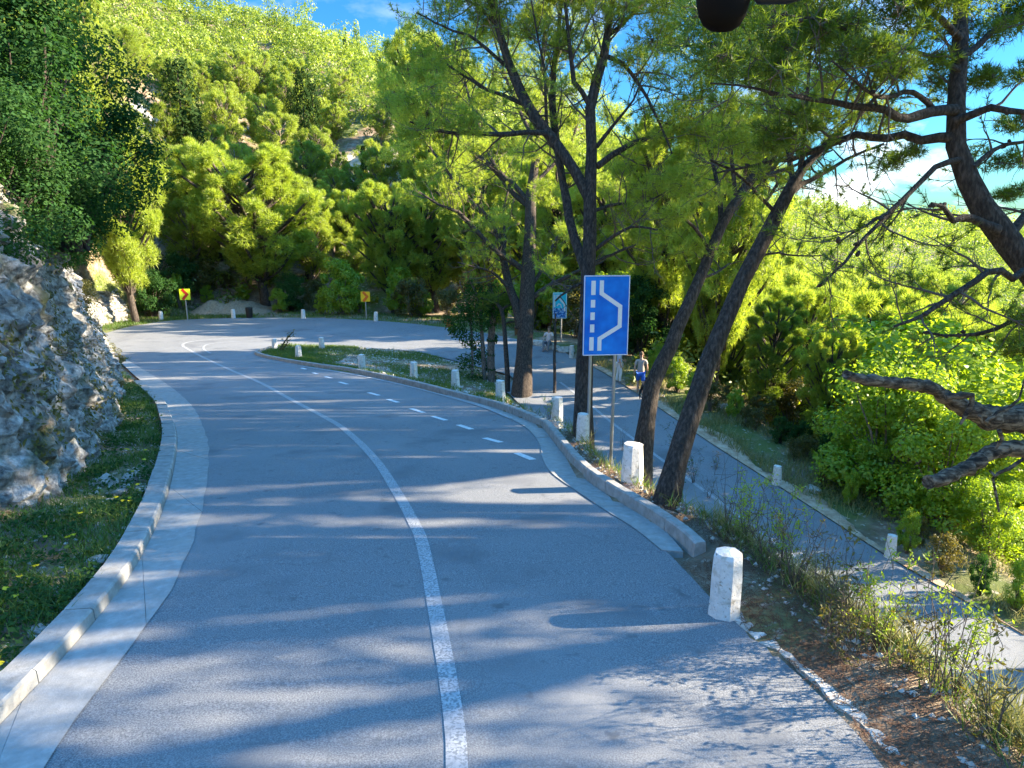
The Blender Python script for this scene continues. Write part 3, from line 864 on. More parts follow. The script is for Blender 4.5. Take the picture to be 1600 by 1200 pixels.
def chevron(cx, cy, z, wpx, hpx, gpx, gpy, lab, mp_, mr, yaw):
    c = Pz(cx, cy, z)
    t = thing('chevron_sign', lab, 'arrow sign', (c[0], c[1] + .05, zL(c[1]) - .02))
    fr = sign_frame(c, yaw); W, H = wpx * z / FPX, hpx * z / FPX
    mb = MB(); plate(mb, fr, W, H, .03, 0, 0, .03); mb.build('panel', mp_, t)
    mb = MB(); bar_poly(mb, fr, [(-W * .24, H * .47), (W * .20, 0), (-W * .24, -H * .47)], W * .27, 0, .006); mb.build('chevron', mr, t)
    mb = MB(); tube(mb, [(c[0], c[1] + .06, c[2] + H * .3), (c[0], c[1] + .06, zL(c[1]) - .5)], .045, 8); mb.build('post', M['metal'], t)
chevron(288.7, 460, 50.3, 15.5, 17, 290, 500, 'yellow-green square sign with a red chevron under dark trees', M['sign_yellow'], M['sign_red'], .25)
chevron(570.8, 463.5, 50.8, 14.5, 15.5, 571, 500, 'orange-yellow square sign with a faded red chevron on a white post', M['sign_orange'], M['sign_redorange'], 0)

# ------------------------------------------------------------------ bins and boulders
q = on(390, 496.5, zL)
b = thing('rubbish_bin', 'black rubbish bin at the outer bend beside a dark pine trunk', 'bin', q)
def lathe(mb, c, prof, n=16, m=0):
    V = np.array([(c[0] + r * math.cos(2 * math.pi * k / n), c[1] + r * math.sin(2 * math.pi * k / n), c[2] + z) for r, z in prof for k in range(n)])
    F = [(i * n + k, i * n + (k + 1) % n, (i + 1) * n + (k + 1) % n, (i + 1) * n + k) for i in range(len(prof) - 1) for k in range(n)]
    F += [tuple(reversed(range(n))), tuple(range((len(prof) - 1) * n, len(prof) * n))]
    mb.add(V, F, m)
mb = MB(); lathe(mb, q, [(.19, 0), (.23, .08), (.245, .35), (.25, .66), (.235, .68)]); mb.build('body', M['black'], b)
mb = MB(); lathe(mb, q, [(.26, .685), (.265, .72), (.22, .77), (.08, .80), (.0, .805)]); mb.build('lid', M['black'], b)
M['brown'] = flat('brown_board', (.16, .075, .03), .8)
q = on(806, 527.5, zL); q2 = q + np.array([.1, .9, 0])
b = thing('litter_box', 'small brown wooden box on the sunlit far edge of the bend', 'box', q2)
mb = MB(); box(mb, q2 + [0, 0, .27], (.34, .30, .42), bevel=.01); mb.build('body', M['brown'], b)
mb = MB(); box(mb, q2 + [0, -.02, .50], (.40, .36, .03)); mb.build('lid', M['brown'], b)
for sx in (-.13, .13):
    mb = MB(); box(mb, q2 + [sx, 0, .0], (.05, .05, .14)); mb.build('leg', M['brown'], b)

def rock_mesh(seed, mat, sub=2, name='boulder'):
    import bmesh
    bm = bmesh.new()
    bmesh.ops.create_icosphere(bm, subdivisions=sub, radius=1)
    r = random.Random(seed)
    off = Vector((r.uniform(-9, 9), r.uniform(-9, 9), r.uniform(-9, 9)))
    for v in bm.verts:
        d = noise.voronoi(v.co * 1.1 + off)[0]
        v.co *= .72 + .5 * (d[1] - d[0]) + .2 * noise.noise(v.co * 2 + off)
        v.co.z *= .7
    me = bpy.data.meshes.new(name); bm.to_mesh(me); bm.free()
    me.materials.append(mat)
    return me
rk_var = [rock_mesh(k, M['pale_rock']) for k in range(5)]
for k, (px, py, sc, lab) in enumerate([(884, 551, .55, 'pale boulder beside the small guide post at the far edge of the lower road'), (869, 547, .40, 'low pale stone right of the seated figure'), (846, 541, .50, 'tan stone left of the seated figure at the far road edge'),
                                       (834, 539, .45, 'flat pale stone on the far edge of the lower road behind the forked pine'), (1275, 772, .35, 'grey stone half hidden in shade behind the lower guide post'), (1132, 640, .35, 'small pale stone at the sandy edge of the lower road')]):
    q, z = hit(px, py)
    o = link('boulder', rk_var[k % 5], None, q + [0, .25, .1 * sc]); o.scale = (sc * 1.2, sc * .8, sc * .8); o.rotation_euler = (0, 0, k * 1.3)
    tag(o, lab, 'boulder', 'boulders along the road')
for k, (px, py, sc) in enumerate([(165, 757, .22), (205, 750, .16), (222, 768, .13), (188, 772, .12), (150, 880, .13), (195, 765, .10), (60, 990, .10), (1052, 784, .13)]):
    q, z = hit(px, py)
    o = link('stone', rk_var[(k * 2) % 5], None, q + [0, 0, .03]); o.scale = (sc * 1.2, sc, sc * .8); o.rotation_euler = (.2, .1, k)
    if k < 7: tag(o, 'loose pale stone lying in the grass of the left verge', 'stone', 'loose stones on the left verge')
    else: tag(o, 'loose pale stone at the foot of the thickest leaning pine', 'stone')

M['tan_gravel'] = noisy('tan_gravel', [(.3, (.16, .12, .08)), (.5, (.30, .24, .17)), (.75, (.44, .37, .28))], scale=9, detail=12, rough=.95, bump=.06, bscale=20)
# gravel heap on the outer bend
mb = MB()
gxs = np.linspace(-1, 1, 60); gq = on(335, 497, zL)
U_, W_ = np.meshgrid(gxs, np.linspace(-1, 1, 26), indexing='ij')
hh = np.clip(1 - U_ ** 2, 0, 1) ** .8 * np.clip(1 - W_ ** 2, 0, 1)
nz = np.array([[noise.fractal(Vector((u * 5, w * 3, 1.7)), 1, 2, 5) for w in np.linspace(-1, 1, 26)] for u in gxs])
hx = np.interp(U_, [-1, -.6, -.1, .5, 1], [1.0, 1.15, .8, .4, .2])
V = np.stack([gq[0] + .3 + U_ * 3.6, gq[1] + 4.4 + W_ * 3.2, gq[2] - .1 + hh * hx * (1.25 + .35 * nz)], -1).reshape(-1, 3)
ii, jj = np.meshgrid(np.arange(59), np.arange(25), indexing='ij')
F = np.stack([ii * 26 + jj, (ii + 1) * 26 + jj, (ii + 1) * 26 + jj + 1, ii * 26 + jj + 1], -1).reshape(-1, 4)
tag(mb.add(V, F).build('gravel_heap', M['tan_gravel'], smooth=True), 'bare tan gravel heap behind the outer bend right of the arrow sign', 'gravel heap')

# ------------------------------------------------------------------ tour bus mirror at the top of the view
q = Pz(1131, -20, 1.75)
t = thing('bus_mirror', 'dark rounded vehicle mirror hanging from its arm above the road', 'mirror', q + np.array([0, 0, .25]))
mb = MB()
prof = [(.0, -.103), (.028, -.099), (.046, -.087), (.058, -.066), (.066, -.036), (.069, 0), (.069, .06), (.064, .11), (.045, .14), (.0, .15)]
lathe(mb, q, prof, 28)
V = mb.V[0]; V[:, 1] = q[1] + (V[:, 1] - q[1]) * .55
M['mirror'] = flat('mirror_housing', (.006, .004, .003), .6, 0.0, .08)
mb.build('housing', M['mirror'], t, smooth=True)
qa = Pz(1180, -3, 1.75); qb = Pz(1236, -3, 1.72); qc = Pz(1290, -30, 1.68); qd = Pz(1330, -160, 1.6)
mb = MB(); tube(mb, resample(np.array([q + [0.03, 0, .035], qa, qb, qc, qd, qd + [.15, -.5, .7], qd + [.15, -1.6, 1.1], qd + [0, -3.2, 1.2]]), .06), .012, 10); mb.build('arm', M['black'], t, smooth=True)
# ------------------------------------------------------------------ foliage builders
def rand_dirs(r, n):
    v = r.normal(size=(n, 3)); return v / np.linalg.norm(v, axis=1)[:, None]
def leaves(mb, P, N, size, r, aspect=.5, m=0, droop=0.0):
    "one rhombic leaf per point P, face normal near N"
    n = len(P)
    N = N + r.normal(0, .45, (n, 3)); N /= np.linalg.norm(N, axis=1)[:, None] + 1e-9
    t = np.cross(N, rand_dirs(r, n)); t /= np.linalg.norm(t, axis=1)[:, None] + 1e-9
    if droop: t[:, 2] -= droop; t /= np.linalg.norm(t, axis=1)[:, None]
    b = np.cross(N, t)
    s = size * r.uniform(.65, 1.35, n)[:, None]
    a = aspect
    V = np.stack([P - t * s * .5, P + b * s * a * .5 - t * s * .05, P + t * s * .5, P - b * s * a * .5 - t * s * .05], 1)
    F = np.arange(n * 4).reshape(n, 4)
    mb.add(V.reshape(-1, 3), F, m)
def needles(mb, P, D, k, length, width, r, spread=.75, m=0):
    "tuft of k thin needles at every point"
    n = len(P)
    P = np.repeat(P, k, 0); D = np.repeat(D, k, 0)
    d = D + r.normal(0, spread, D.shape); d /= np.linalg.norm(d, axis=1)[:, None] + 1e-9
    s = np.cross(d, rand_dirs(r, len(d))); s /= np.linalg.norm(s, axis=1)[:, None] + 1e-9
    L = length * r.uniform(.7, 1.25, len(d))[:, None]
    V = np.stack([P - s * width * .5, P + s * width * .5, P + d * L], 1)
    mb.add(V.reshape(-1, 3), np.arange(len(d) * 3).reshape(-1, 3), m)
def lobe_points(r, c, rad, n, shell=.55):
    "points in an ellipsoid lobe, thinner towards its inside; also outward normals"
    d = rand_dirs(r, n)
    rr = (shell ** 3 + (1 - shell ** 3) * r.random(n)) ** (1 / 3)
    return c + d * rr[:, None] * rad, d
def polyl(P, m):
    P = np.asarray(P, float)
    d = np.r_[0, np.cumsum(np.linalg.norm(np.diff(P, axis=0), axis=1))]
    s = np.linspace(0, d[-1], m)
    return np.stack([np.interp(s, d, P[:, k]) for k in range(3)], 1)

def grow(limbs, r, mbw, mbf, sp=.35, L=1.6, f0=.25, tw_sp=.22, tw_L=.5, tuft=5, nk=8, nlen=.10, nw=.011, up=.15, bare=.35, fm=0, wm=0, thick=1.0, leaf=None):
    "side branches, twigs and needle tufts along limbs [(points, radii)]"
    TP, TD = [], []
    for P, R in limbs:
        seg = np.diff(P, axis=0); d = np.r_[0, np.cumsum(np.linalg.norm(seg, axis=1))]
        tot = d[-1]
        s = f0 * tot + r.uniform(0, sp)
        while s < tot:
            p = np.array([np.interp(s, d, P[:, k]) for k in range(3)])
            rad = np.interp(s, d, R)
            i = min(np.searchsorted(d, s), len(seg)) - 1
            T = seg[i] / (np.linalg.norm(seg[i]) + 1e-9)
            v = r.normal(size=3); v -= T * v.dot(T); v /= np.linalg.norm(v) + 1e-9
            dr = T * r.uniform(.1, .8) + v + np.array([0, 0, up]); dr /= np.linalg.norm(dr)
            ln = L * r.uniform(.45, 1.25) * (1 - .35 * s / tot)
            br = [p]
            k = 6
            for _ in range(k):
                dr = dr + r.normal(0, .18, 3) + np.array([0, 0, up * .25]); dr /= np.linalg.norm(dr)
                br.append(br[-1] + dr * ln / k)
            br = np.array(br)
            r0 = min(rad * .55, .010 * thick + .012 * ln)
            tube(mbw, br, np.linspace(r0, .004, len(br)), 5, wm, cap=False)
            dead = r.random() < bare * .6
            m = max(2, int(ln / tw_sp))
            for q in range(m):
                f = r.uniform(.25, 1.0)
                x = f * k; ix = min(int(x), k - 1)
                bp = br[ix] + (br[ix + 1] - br[ix]) * (x - ix)
                bd = br[ix + 1] - br[ix]; bd /= np.linalg.norm(bd) + 1e-9
                td = bd * .7 + r.normal(0, .65, 3) + np.array([0, 0, up * .5]); td /= np.linalg.norm(td)
                tl = tw_L * r.uniform(.5, 1.3)
                tp = [bp]
                for _ in range(3):
                    td = td + r.normal(0, .2, 3) + np.array([0, 0, .06]); td /= np.linalg.norm(td)
                    tp.append(tp[-1] + td * tl / 3)
                tp = np.array(tp)
                tube(mbw, tp, np.linspace(.0055, .0028, 4) * thick, 3, wm, cap=False)
                if dead or r.random() < bare: continue
                ff = np.sort(r.uniform(.35, 1.0, tuft)); ff[-1] = 1
                xx = ff * 3; ixx = np.minimum(xx.astype(int), 2)
                TP.append(tp[ixx] + (tp[ixx + 1] - tp[ixx]) * (xx - ixx)[:, None])
                TD.append(np.repeat(td[None], tuft, 0))
            s += sp * r.uniform(.5, 1.5)
    if TP:
        TP, TD = np.concatenate(TP), np.concatenate(TD)
        if leaf: leaves(mbf, np.repeat(TP, leaf[2], 0) + r.normal(0, .05, (len(TP) * leaf[2], 3)), np.repeat(TD, leaf[2], 0) * .2 + np.array([0, 0, .6]), leaf[0], r, leaf[1], fm)
        else: needles(mbf, TP, TD, nk, nlen, nw, r, m=fm)
    return TP

def traced(name, label, z0, trunk, limbs, seed, gp, group=None, zvar=.9, bark='bark', needle='needle', extra=None, trunk_f0=.35):
    "tree whose trunk and limbs follow the photograph, each limb swinging to its own depth"
    r = np.random.default_rng(seed)
    def to3(pts, zb, dz, sub=4):
        pts = np.array(pts, float)
        n = len(pts)
        z = zb + dz * np.linspace(0, 1, n) ** 1.2
        P = np.array([Pz(a, b, c) for (a, b, _), c in zip(pts, z)]); R = pts[:, 2] * z / FPX
        Q = resample(np.c_[P, R], .18 if z0 < 30 else .4)
        Q[1:-1, :3] += r.normal(0, .006, (len(Q) - 2, 3))
        return Q[:, :3], Q[:, 3]
    tz = trunk[1] if isinstance(trunk, tuple) else 0
    tp = trunk[0] if isinstance(trunk, tuple) else trunk
    P, R = to3(tp, z0, tz)
    base = P[0].copy()
    t = thing(name, label, 'tree', base, group)
    mb = MB()
    P = np.vstack([[P[0] - [0, 0, .5]], P]); R = np.r_[R[0] * 1.25, R]
    R[1] *= 1.15
    tube(mb, P, R, 12)
    LB = [(P[int(len(P) * trunk_f0):], R[int(len(P) * trunk_f0):])]
    for (pts, zb, dz) in limbs:
        p, q = to3(pts, z0 + zb, dz)
        tube(mb, p, q, 8)
        LB.append((p, q))
    mb.build('trunk', M[bark], t, smooth=True)
    mw, mf = MB(), MB()
    grow(LB, r, mw, mf, **gp)
    if extra: extra(mw, mf, r)
    if mw.n: mw.build('branches', M['twig'], t)
    if mf.n: mf.build('crown', M[needle], t)
    return t, LB

def lobes(specs, z0, k=9, L=.13, w=.012, dens=900.0, bark_twig=True):
    def f(mw, mf, r):
        for (px, py, dz, rad) in specs:
            c = Pz(px, py, z0 + dz)
            for q in range(5):
                cc = c + r.normal(0, .55, 3) * rad * np.array([1, 1, .6])
                rr = rad * r.uniform(.5, .95)
                n = int((dens * rr * rr + 30) * (.42 if dz < 2.5 else .22))
                p, d = lobe_points(r, cc, np.array([rr, rr, rr * .6]), n, .15)
                needles(mf, p, d * .6 + np.array([0, 0, .45]), k, L, w, r)
                for e in p[::7]:
                    m = cc + (e - cc) * .3 + r.normal(0, .05, 3)
                    tube(mw, np.array([cc, m, e]), [.007, .005, .003], 3, cap=False)
    return f
# ------------------------------------------------------------------ the traced pines beside the road
b1, z1 = hit(815, 616)
T1 = traced('pine_tree', 'thick dark pine forking low above its trunk, right of the island trees', z1,
    [(815, 620, 15), (817, 580, 13), (820, 540, 12.5), (823, 470, 12), (826, 412, 10.5), (829, 350, 9), (830, 300, 8), (836, 262, 6.5), (838, 210, 5), (845, 140, 4), (850, 60, 3), (856, -60, 2)],
    [([(815, 512, 9), (808, 480, 7.5), (796, 450, 6.5), (787, 410, 6), (777, 356, 5), (757, 335, 4), (740, 319, 4), (715, 290, 3), (690, 255, 2), (660, 215, 1.5)], 0, 1.5),
     ([(822, 425, 5), (800, 408, 4.5), (777, 394, 4), (740, 356, 3.5), (714, 330, 3), (690, 322, 2), (655, 300, 1.5)], 0, -1.2),
     ([(830, 467, 4.5), (855, 448, 3.8), (880, 436, 3.2), (902, 424, 2.5), (940, 410, 1.5)], 0, -1.0),
     ([(830, 448, 3.2), (850, 415, 2.8), (865, 380, 2.2), (885, 350, 1.5)], 0, 1.0),
     ([(827, 318, 4.5), (805, 290, 4), (785, 275, 4), (768, 250, 3), (755, 215, 2.5), (735, 160, 2), (720, 100, 1.5)], 0, 1.5),
     ([(829, 325, 4.5), (800, 300, 4.5), (770, 262, 4), (725, 225, 3), (690, 180, 2), (650, 140, 1.5)], 0, 2.5),
     ([(793, 448, 3), (770, 425, 2.2), (745, 418, 1.6), (715, 410, 1.2)], 0, -.8),
     ([(833, 290, 3.5), (860, 262, 3), (890, 230, 2), (905, 180, 1.5)], 0, 1.5),
     ([(786, 405, 3), (790, 370, 2.6), (786, 330, 2), (800, 280, 1.5)], 0, 1.0),
     ([(838, 225, 3.5), (815, 180, 3), (790, 120, 2), (770, 50, 1.5)], 0, 1.5),
     ([(842, 170, 3.5), (865, 110, 3), (890, 40, 2)], 0, 1.0)],
    21, dict(sp=.22, L=1.8, f0=.2, tw_sp=.14, tw_L=.55, tuft=6, nk=8, nlen=.15, nw=.015, bare=.34, up=.22), trunk_f0=.45, extra=lobes([(640, 170, 1.5, .9), (700, 110, 2, 1.0), (740, 60, 2, 1.0), (760, 160, 1, .6), (670, 260, 1, .6), (620, 240, 1, .6), (850, 20, 0, .9), (800, 60, 1, .8), (700, 320, -.5, .45), (640, 310, .5, .5), (760, -60, 1, 1.2), (860, -80, 0, 1.3), (900, -20, 1, .9), (660, 60, 2, .8), (600, 130, 2, .7), (780, 220, 1, .45), (890, 190, 1, .5), (820, 100, 4, 1.1), (890, 140, 4, 1.0), (850, 220, 4, .9), (760, 120, 3.5, 1.0), (930, 80, 3.5, 1.0), (700, 180, 3.5, .9), (780, 280, 3, .8), (730, 270, 2.5, .7), (950, 220, 4, .8), (880, 300, 4, .7), (840, 150, -4, .7), (880, 230, -4.5, .7), (850, 300, -4, .6), (890, 370, -4, .5), (950, 300, -3, .6), (960, 180, -4, .7), (820, 230, -3, .7), (900, 130, -3, .7), (870, 420, -3.5, .45), (780, 340, -2, .5), (740, 220, -3, .6)], z1, 9, .17, .016, 620))
b2, z2 = hit(912, 692)
z2 = min(max(z2, 14.1), 15)
T2 = traced('pine_tree', 'tall pine with several ascending stems directly behind the large blue sign', z2,
    [(911, 699, 16), (912, 640, 14.5), (914, 560, 13.5), (918, 480, 12), (919, 420, 11), (921, 360, 10.5), (922, 300, 10), (925, 240, 8.5), (923, 165, 8), (934, 120, 8), (944, 85, 7), (950, 40, 5), (960, -20, 4), (965, -90, 3)],
    [([(921, 312, 9), (908, 285, 9), (890, 255, 9), (868, 226, 9), (845, 195, 9), (825, 165, 9), (808, 130, 8), (795, 98, 7), (782, 60, 6), (775, 30, 5), (764, 0, 4), (745, -60, 3)], 0, .8),
     ([(916, 425, 8), (905, 395, 7.5), (892, 355, 7), (886, 318, 7), (880, 285, 6), (874, 250, 6), (866, 200, 6), (862, 150, 5), (866, 100, 4), (872, 60, 3), (880, -30, 2)], 0, 1.2),
     ([(876, 236, 5), (860, 211, 4.5), (830, 207, 4), (790, 210, 4), (740, 208, 3), (690, 205, 2.5), (640, 190, 1.5)], .2, -.8),
     ([(828, 168, 4), (790, 150, 3), (760, 140, 2.5), (720, 115, 2), (680, 90, 1.5)], .5, 1.2),
     ([(933, 260, 5.5), (960, 240, 4.8), (985, 226, 4.3), (1010, 216, 3.2), (1050, 205, 2)], 0, .6),
     ([(932, 230, 3.4), (955, 200, 2.7), (975, 175, 2.1), (990, 155, 1.6), (1005, 120, 1.2)], 0, -.6),
     ([(930, 390, 3.4), (960, 368, 2.7), (990, 355, 2), (1030, 360, 1.5)], 0, -.6),
     ([(928, 410, 3), (970, 392, 2.2), (1010, 375, 1.5)], 0, 1.2),
     ([(947, 88, 4), (975, 100, 3.2), (1000, 135, 2.7), (1020, 170, 2.2), (1036, 206, 1.7), (1050, 240, 1.2)], 0, -.5),
     ([(923, 168, 4.5), (916, 150, 4.2), (894, 124, 4), (886, 86, 3.5), (890, 49, 3), (882, 0, 2.5), (878, -50, 2)], 0, -.6),
     ([(800, 112, 3.5), (770, 85, 3), (740, 60, 2.4), (700, 45, 1.8), (650, 20, 1.3)], .6, -.9),
     ([(778, 40, 3.4), (745, 10, 2.6), (700, -20, 2), (650, -40, 1.4)], .8, .8),
     ([(868, 226, 3.4), (850, 180, 2.8), (852, 120, 2.2), (840, 60, 1.6), (830, 0, 1.2)], .4, -1.0),
     ([(946, 60, 3.5), (980, 30, 3), (1010, 0, 2.4), (1045, -30, 1.8)], 0, 1.0),
     ([(915, 440, 2.6), (890, 452, 2), (868, 470, 1.4)], 0, -.5),
     ([(928, 330, 3), (965, 318, 2.4), (1000, 320, 1.8), (1040, 300, 1.3)], 0, 1.2)],
    22, dict(sp=.19, L=1.4, f0=.25, tw_sp=.13, tw_L=.45, tuft=6, nk=8, nlen=.13, nw=.012, bare=.38, up=.22), trunk_f0=.5, extra=lobes([(640, 150, -.8, .5), (690, 100, 1, .55), (730, 185, -.5, .35), (760, 20, .8, .6), (700, 30, .5, .6), (840, 40, 0, .5), (870, -40, .5, .8), (960, 20, 0, .6), (1000, 100, -.3, .45), (1030, 180, .3, .45), (1010, 40, .8, .6), (900, -80, 0, 1), (760, -100, .5, 1), (980, -80, .3, .9), (1040, 215, .5, .4), (1040, 300, 1, .4), (980, 330, .5, .3), (1020, 370, 0, .35), (890, 75, 0, .4), (660, 200, -.8, .35), (660, 110, .5, .45), (850, -150, 0, 1.4), (960, -180, 0, 1.4), (760, -190, 0, 1.3), (900, -60, 1, 1.2), (820, -80, .5, 1.2), (700, -80, .8, 1.2), (980, -60, 1.2, 1.2), (1060, -60, 1, 1.1)], z2, 9, .14, .012, 900))
b3, z3 = hit(1006, 703)
z3 = min(max(z3, 12), 13.5)
T3 = traced('pine_tree', 'slimmer of the two leaning pines, behind the white guide post right of the blue sign', z3,
    [(1003, 715, 15), (1010, 660, 13.5), (1019, 606, 13), (1033, 570, 12), (1049, 539, 11), (1060, 510, 10.5), (1071, 486, 10), (1082, 460, 9.5), (1094, 434, 8.5), (1110, 395, 8.5), (1127, 356, 8), (1145, 322, 7.5), (1161, 296, 7), (1185, 265, 5.5), (1215, 235, 4), (1260, 190, 3), (1300, 130, 2)],
    [([(1127, 358, 4.5), (1125, 310, 4), (1115, 260, 3), (1100, 200, 2.2), (1095, 120, 1.5)], 0, 1.0),
     ([(1110, 395, 3.5), (1090, 360, 3), (1060, 335, 2.2), (1035, 325, 1.5)], 0, -.6),
     ([(1150, 312, 4), (1140, 250, 3.2), (1150, 180, 2.5), (1140, 110, 1.8), (1150, 40, 1.3)], 0, -.8),
     ([(1094, 436, 2.6), (1115, 428, 2.2), (1140, 412, 1.5)], 0, .8),
     ([(1175, 278, 3.5), (1210, 270, 3), (1250, 255, 2), (1300, 235, 1.4)], 0, 1.4)],
    23, dict(sp=.26, L=1.15, f0=.15, tw_sp=.12, tw_L=.38, tuft=6, nk=9, nlen=.12, nw=.011, bare=.22, up=.1), trunk_f0=.62, extra=lobes([(1100, 210, 1, .5), (1060, 270, 0, .45), (1090, 300, -.3, .35), (1150, 60, -.5, .6), (1140, 160, -.6, .5), (1210, 150, .6, .6), (1280, 160, 1, .5), (1050, 330, -.5, .35), (1095, 140, .8, .5), (1060, 200, .5, .4), (1090, 390, 0, .3), (1110, 20, 0, .7), (1150, -80, 0, 1.0), (1250, -60, .5, 1.0), (1180, 230, .5, .4), (1120, 100, 4, .9), (1200, 60, 4.5, 1.0), (1260, 120, 4, .9), (1160, 190, 4, .8), (1080, 180, 3.5, .7), (1220, -40, 4, 1.1), (1100, 0, 4, 1.0), (1300, 60, 4.5, .9), (1120, 270, 3, .6), (1060, 60, 3, .6)], z3, 9, .12, .011, 1200))
b4, z4 = hit(1044, 782)
z4 = min(max(z4, 9.4), 10.6)
T4 = traced('pine_tree', 'thicker leaning pine with scaly trunk nearest the road edge', z4,
    [(1040, 790, 20), (1052, 735, 18), (1063, 700, 17), (1075, 662, 16.5), (1092, 610, 15.5), (1109, 561, 14.5), (1125, 520, 13.5), (1139, 486, 13), (1161, 437, 12.5), (1180, 400, 12.5), (1195, 370, 12), (1210, 345, 11.5), (1232, 300, 10), (1245, 275, 8), (1262, 255, 6), (1300, 215, 5), (1340, 180, 4), (1380, 140, 2)],
    [([(1230, 305, 5), (1250, 290, 4.5), (1280, 275, 3.5), (1330, 245, 2.5), (1380, 225, 2)], 0, .8),
     ([(1240, 285, 5), (1232, 240, 4.5), (1215, 190, 3.5), (1190, 130, 2.5), (1170, 60, 1.8)], 0, 1.2),
     ([(1250, 268, 4.5), (1265, 220, 3.6), (1260, 160, 2.8), (1275, 100, 2), (1270, 30, 1.5)], 0, -.5),
     ([(1215, 335, 3.5), (1180, 300, 2.8), (1150, 270, 2.2), (1110, 250, 1.5)], 0, -.6),
     ([(1178, 405, 2.4), (1210, 395, 1.8), (1250, 400, 1.3), (1290, 398, 1)], 0, .8)],
    24, dict(sp=.22, L=1.0, f0=.15, tw_sp=.11, tw_L=.34, tuft=6, nk=9, nlen=.11, nw=.010, bare=.25, up=.1), trunk_f0=.72, extra=lobes([(1170, 100, 1, .45), (1230, 130, .5, .45), (1280, 60, -.3, .5), (1330, 150, .5, .4), (1180, 30, 1, .5), (1250, 0, 0, .6), (1150, 225, -.4, .3), (1205, 215, .5, .3), (1350, 100, .3, .4), (1380, 190, .8, .28), (1250, -110, 0, .8), (1350, -60, .5, .7), (1270, 190, 0, .3)], z4, 9, .11, .010, 1500))

r5 = np.random.default_rng(77)
def dead_limbs(mw, mf, r): pass
T5, LB5 = traced('pine_tree', 'gnarled pine at the right edge of view with crooked dead limbs and dark cones', 8.4,
    ([(1592, 1215, 32.8), (1640, 1100, 29.5), (1700, 980, 27.9), (1745, 860, 26.2), (1755, 740, 24.6), (1730, 620, 23.0), (1680, 520, 21.3), (1640, 460, 20.5), (1595, 405, 19.7), (1562, 360, 19.7), (1536, 326, 18.0), (1514, 281, 16.4), (1500, 240, 14.8), (1488, 205, 13.9), (1490, 175, 13.1), (1499, 140, 12.3), (1500, 75, 11.5), (1500, 0, 9.8), (1510, -90, 7.4), (1515, -200, 4.1)], .2),
    [([(1492, 215, 9), (1472, 215, 8), (1445, 220, 7), (1412, 210, 6.5), (1375, 216, 6), (1337, 210, 5.5), (1308, 222, 5), (1281, 232, 4.5), (1240, 248, 4), (1205, 252, 3), (1160, 262, 2), (1120, 270, 1.4)], .1, .7),
     ([(1494, 172, 9), (1470, 172, 8), (1442, 178, 8), (1415, 184, 7), (1394, 178, 6.5), (1365, 168, 6), (1337, 166, 5.5), (1300, 158, 4.5), (1260, 154, 3.5), (1210, 146, 2.6), (1160, 135, 1.8), (1110, 130, 1.3)], 0, -1.0),
     ([(1462, 176, 5), (1446, 158, 4.5), (1424, 142, 4), (1395, 150, 3.5), (1370, 150, 3), (1340, 130, 2), (1300, 95, 1.5)], 0, -1.2),
     ([(1498, 250, 5), (1487, 251, 5), (1460, 262, 4.5), (1431, 292, 4), (1405, 318, 4), (1386, 334, 3.5), (1360, 362, 3), (1335, 390, 2.6), (1315, 415, 2.2), (1281, 446, 1.5)], 0, -.6),
     ([(1390, 332, 2.6), (1370, 345, 2.4), (1340, 358, 2), (1312, 378, 1.5)], -.5, -.2),
     ([(1492, 190, 7), (1510, 186, 6.5), (1536, 169, 6), (1570, 172, 5), (1610, 176, 4), (1660, 170, 3)], 0, -.6),
     ([(1520, 262, 4), (1545, 240, 3.5), (1575, 225, 3), (1620, 218, 2)], 0, .6),
     ([(1500, 90, 6), (1530, 70, 5), (1560, 40, 4), (1600, 10, 3), (1640, -30, 2)], 0, .8),
     ([(1500, 60, 6), (1470, 30, 5), (1430, 0, 4), (1380, -20, 3), (1320, -40, 2)], 0, -.9),
     ([(1498, 110, 5), (1460, 90, 4), (1410, 75, 3.4), (1350, 60, 2.6), (1280, 30, 2), (1210, 25, 1.5)], 0, -1.2),
     ([(1640, 470, 9), (1600, 425, 7), (1590, 440, 6), (1560, 420, 5.5), (1525, 437, 5), (1487, 464, 4.5), (1446, 490, 3.5), (1397, 510, 2)], -.3, -.5),
     ([(1560, 360, 9), (1530, 345, 7), (1505, 340, 6), (1495, 352, 5), (1478, 325, 4), (1455, 318, 2.5)], -.1, -.3),
     ([(1575, 375, 8), (1600, 340, 7), (1640, 310, 6), (1700, 280, 4)], 0, .5),
     ([(1660, 560, 7), (1600, 505, 4), (1560, 512, 3.4), (1510, 525, 2.6), (1450, 520, 1.8)], -.4, .4)],
    25, dict(sp=.20, L=.95, f0=.3, tw_sp=.10, tw_L=.32, tuft=6, nk=9, nlen=.095, nw=.0085, bare=.26, up=.05), needle='needle_dark', trunk_f0=.72, extra=lobes([(1300, 30, -.8, .42), (1380, 20, -.6, .4), (1440, -10, -.5, .5), (1240, 80, -.8, .35), (1180, 110, -.8, .3), (1120, 100, -.9, .3), (1340, 90, -1, .3), (1400, 110, -.8, .26), (1570, 25, .5, .35), (1260, 195, .4, .2), (1210, 220, .5, .22), (1130, 40, -.9, .35), (1500, -150, .2, .8), (1400, -120, 0, .7), (1600, -80, .3, .6), (1590, 545, -.2, .22), (1600, 500, -.3, .2), (1250, -50, -.6, .6), (1300, -140, 0, .7), (1420, 235, .5, .16), (1560, 255, .5, .22), (1545, 120, .5, .25), (1450, 95, -.4, .25), (1585, 190, .4, .22), (1470, 120, .6, .22), (1390, 255, .8, .14), (1590, 110, .3, .25), (1540, 60, .4, .25), (1420, 40, .3, .3), (1590, 300, .4, .16)], 8.4, 9, .10, .0085, 2000))
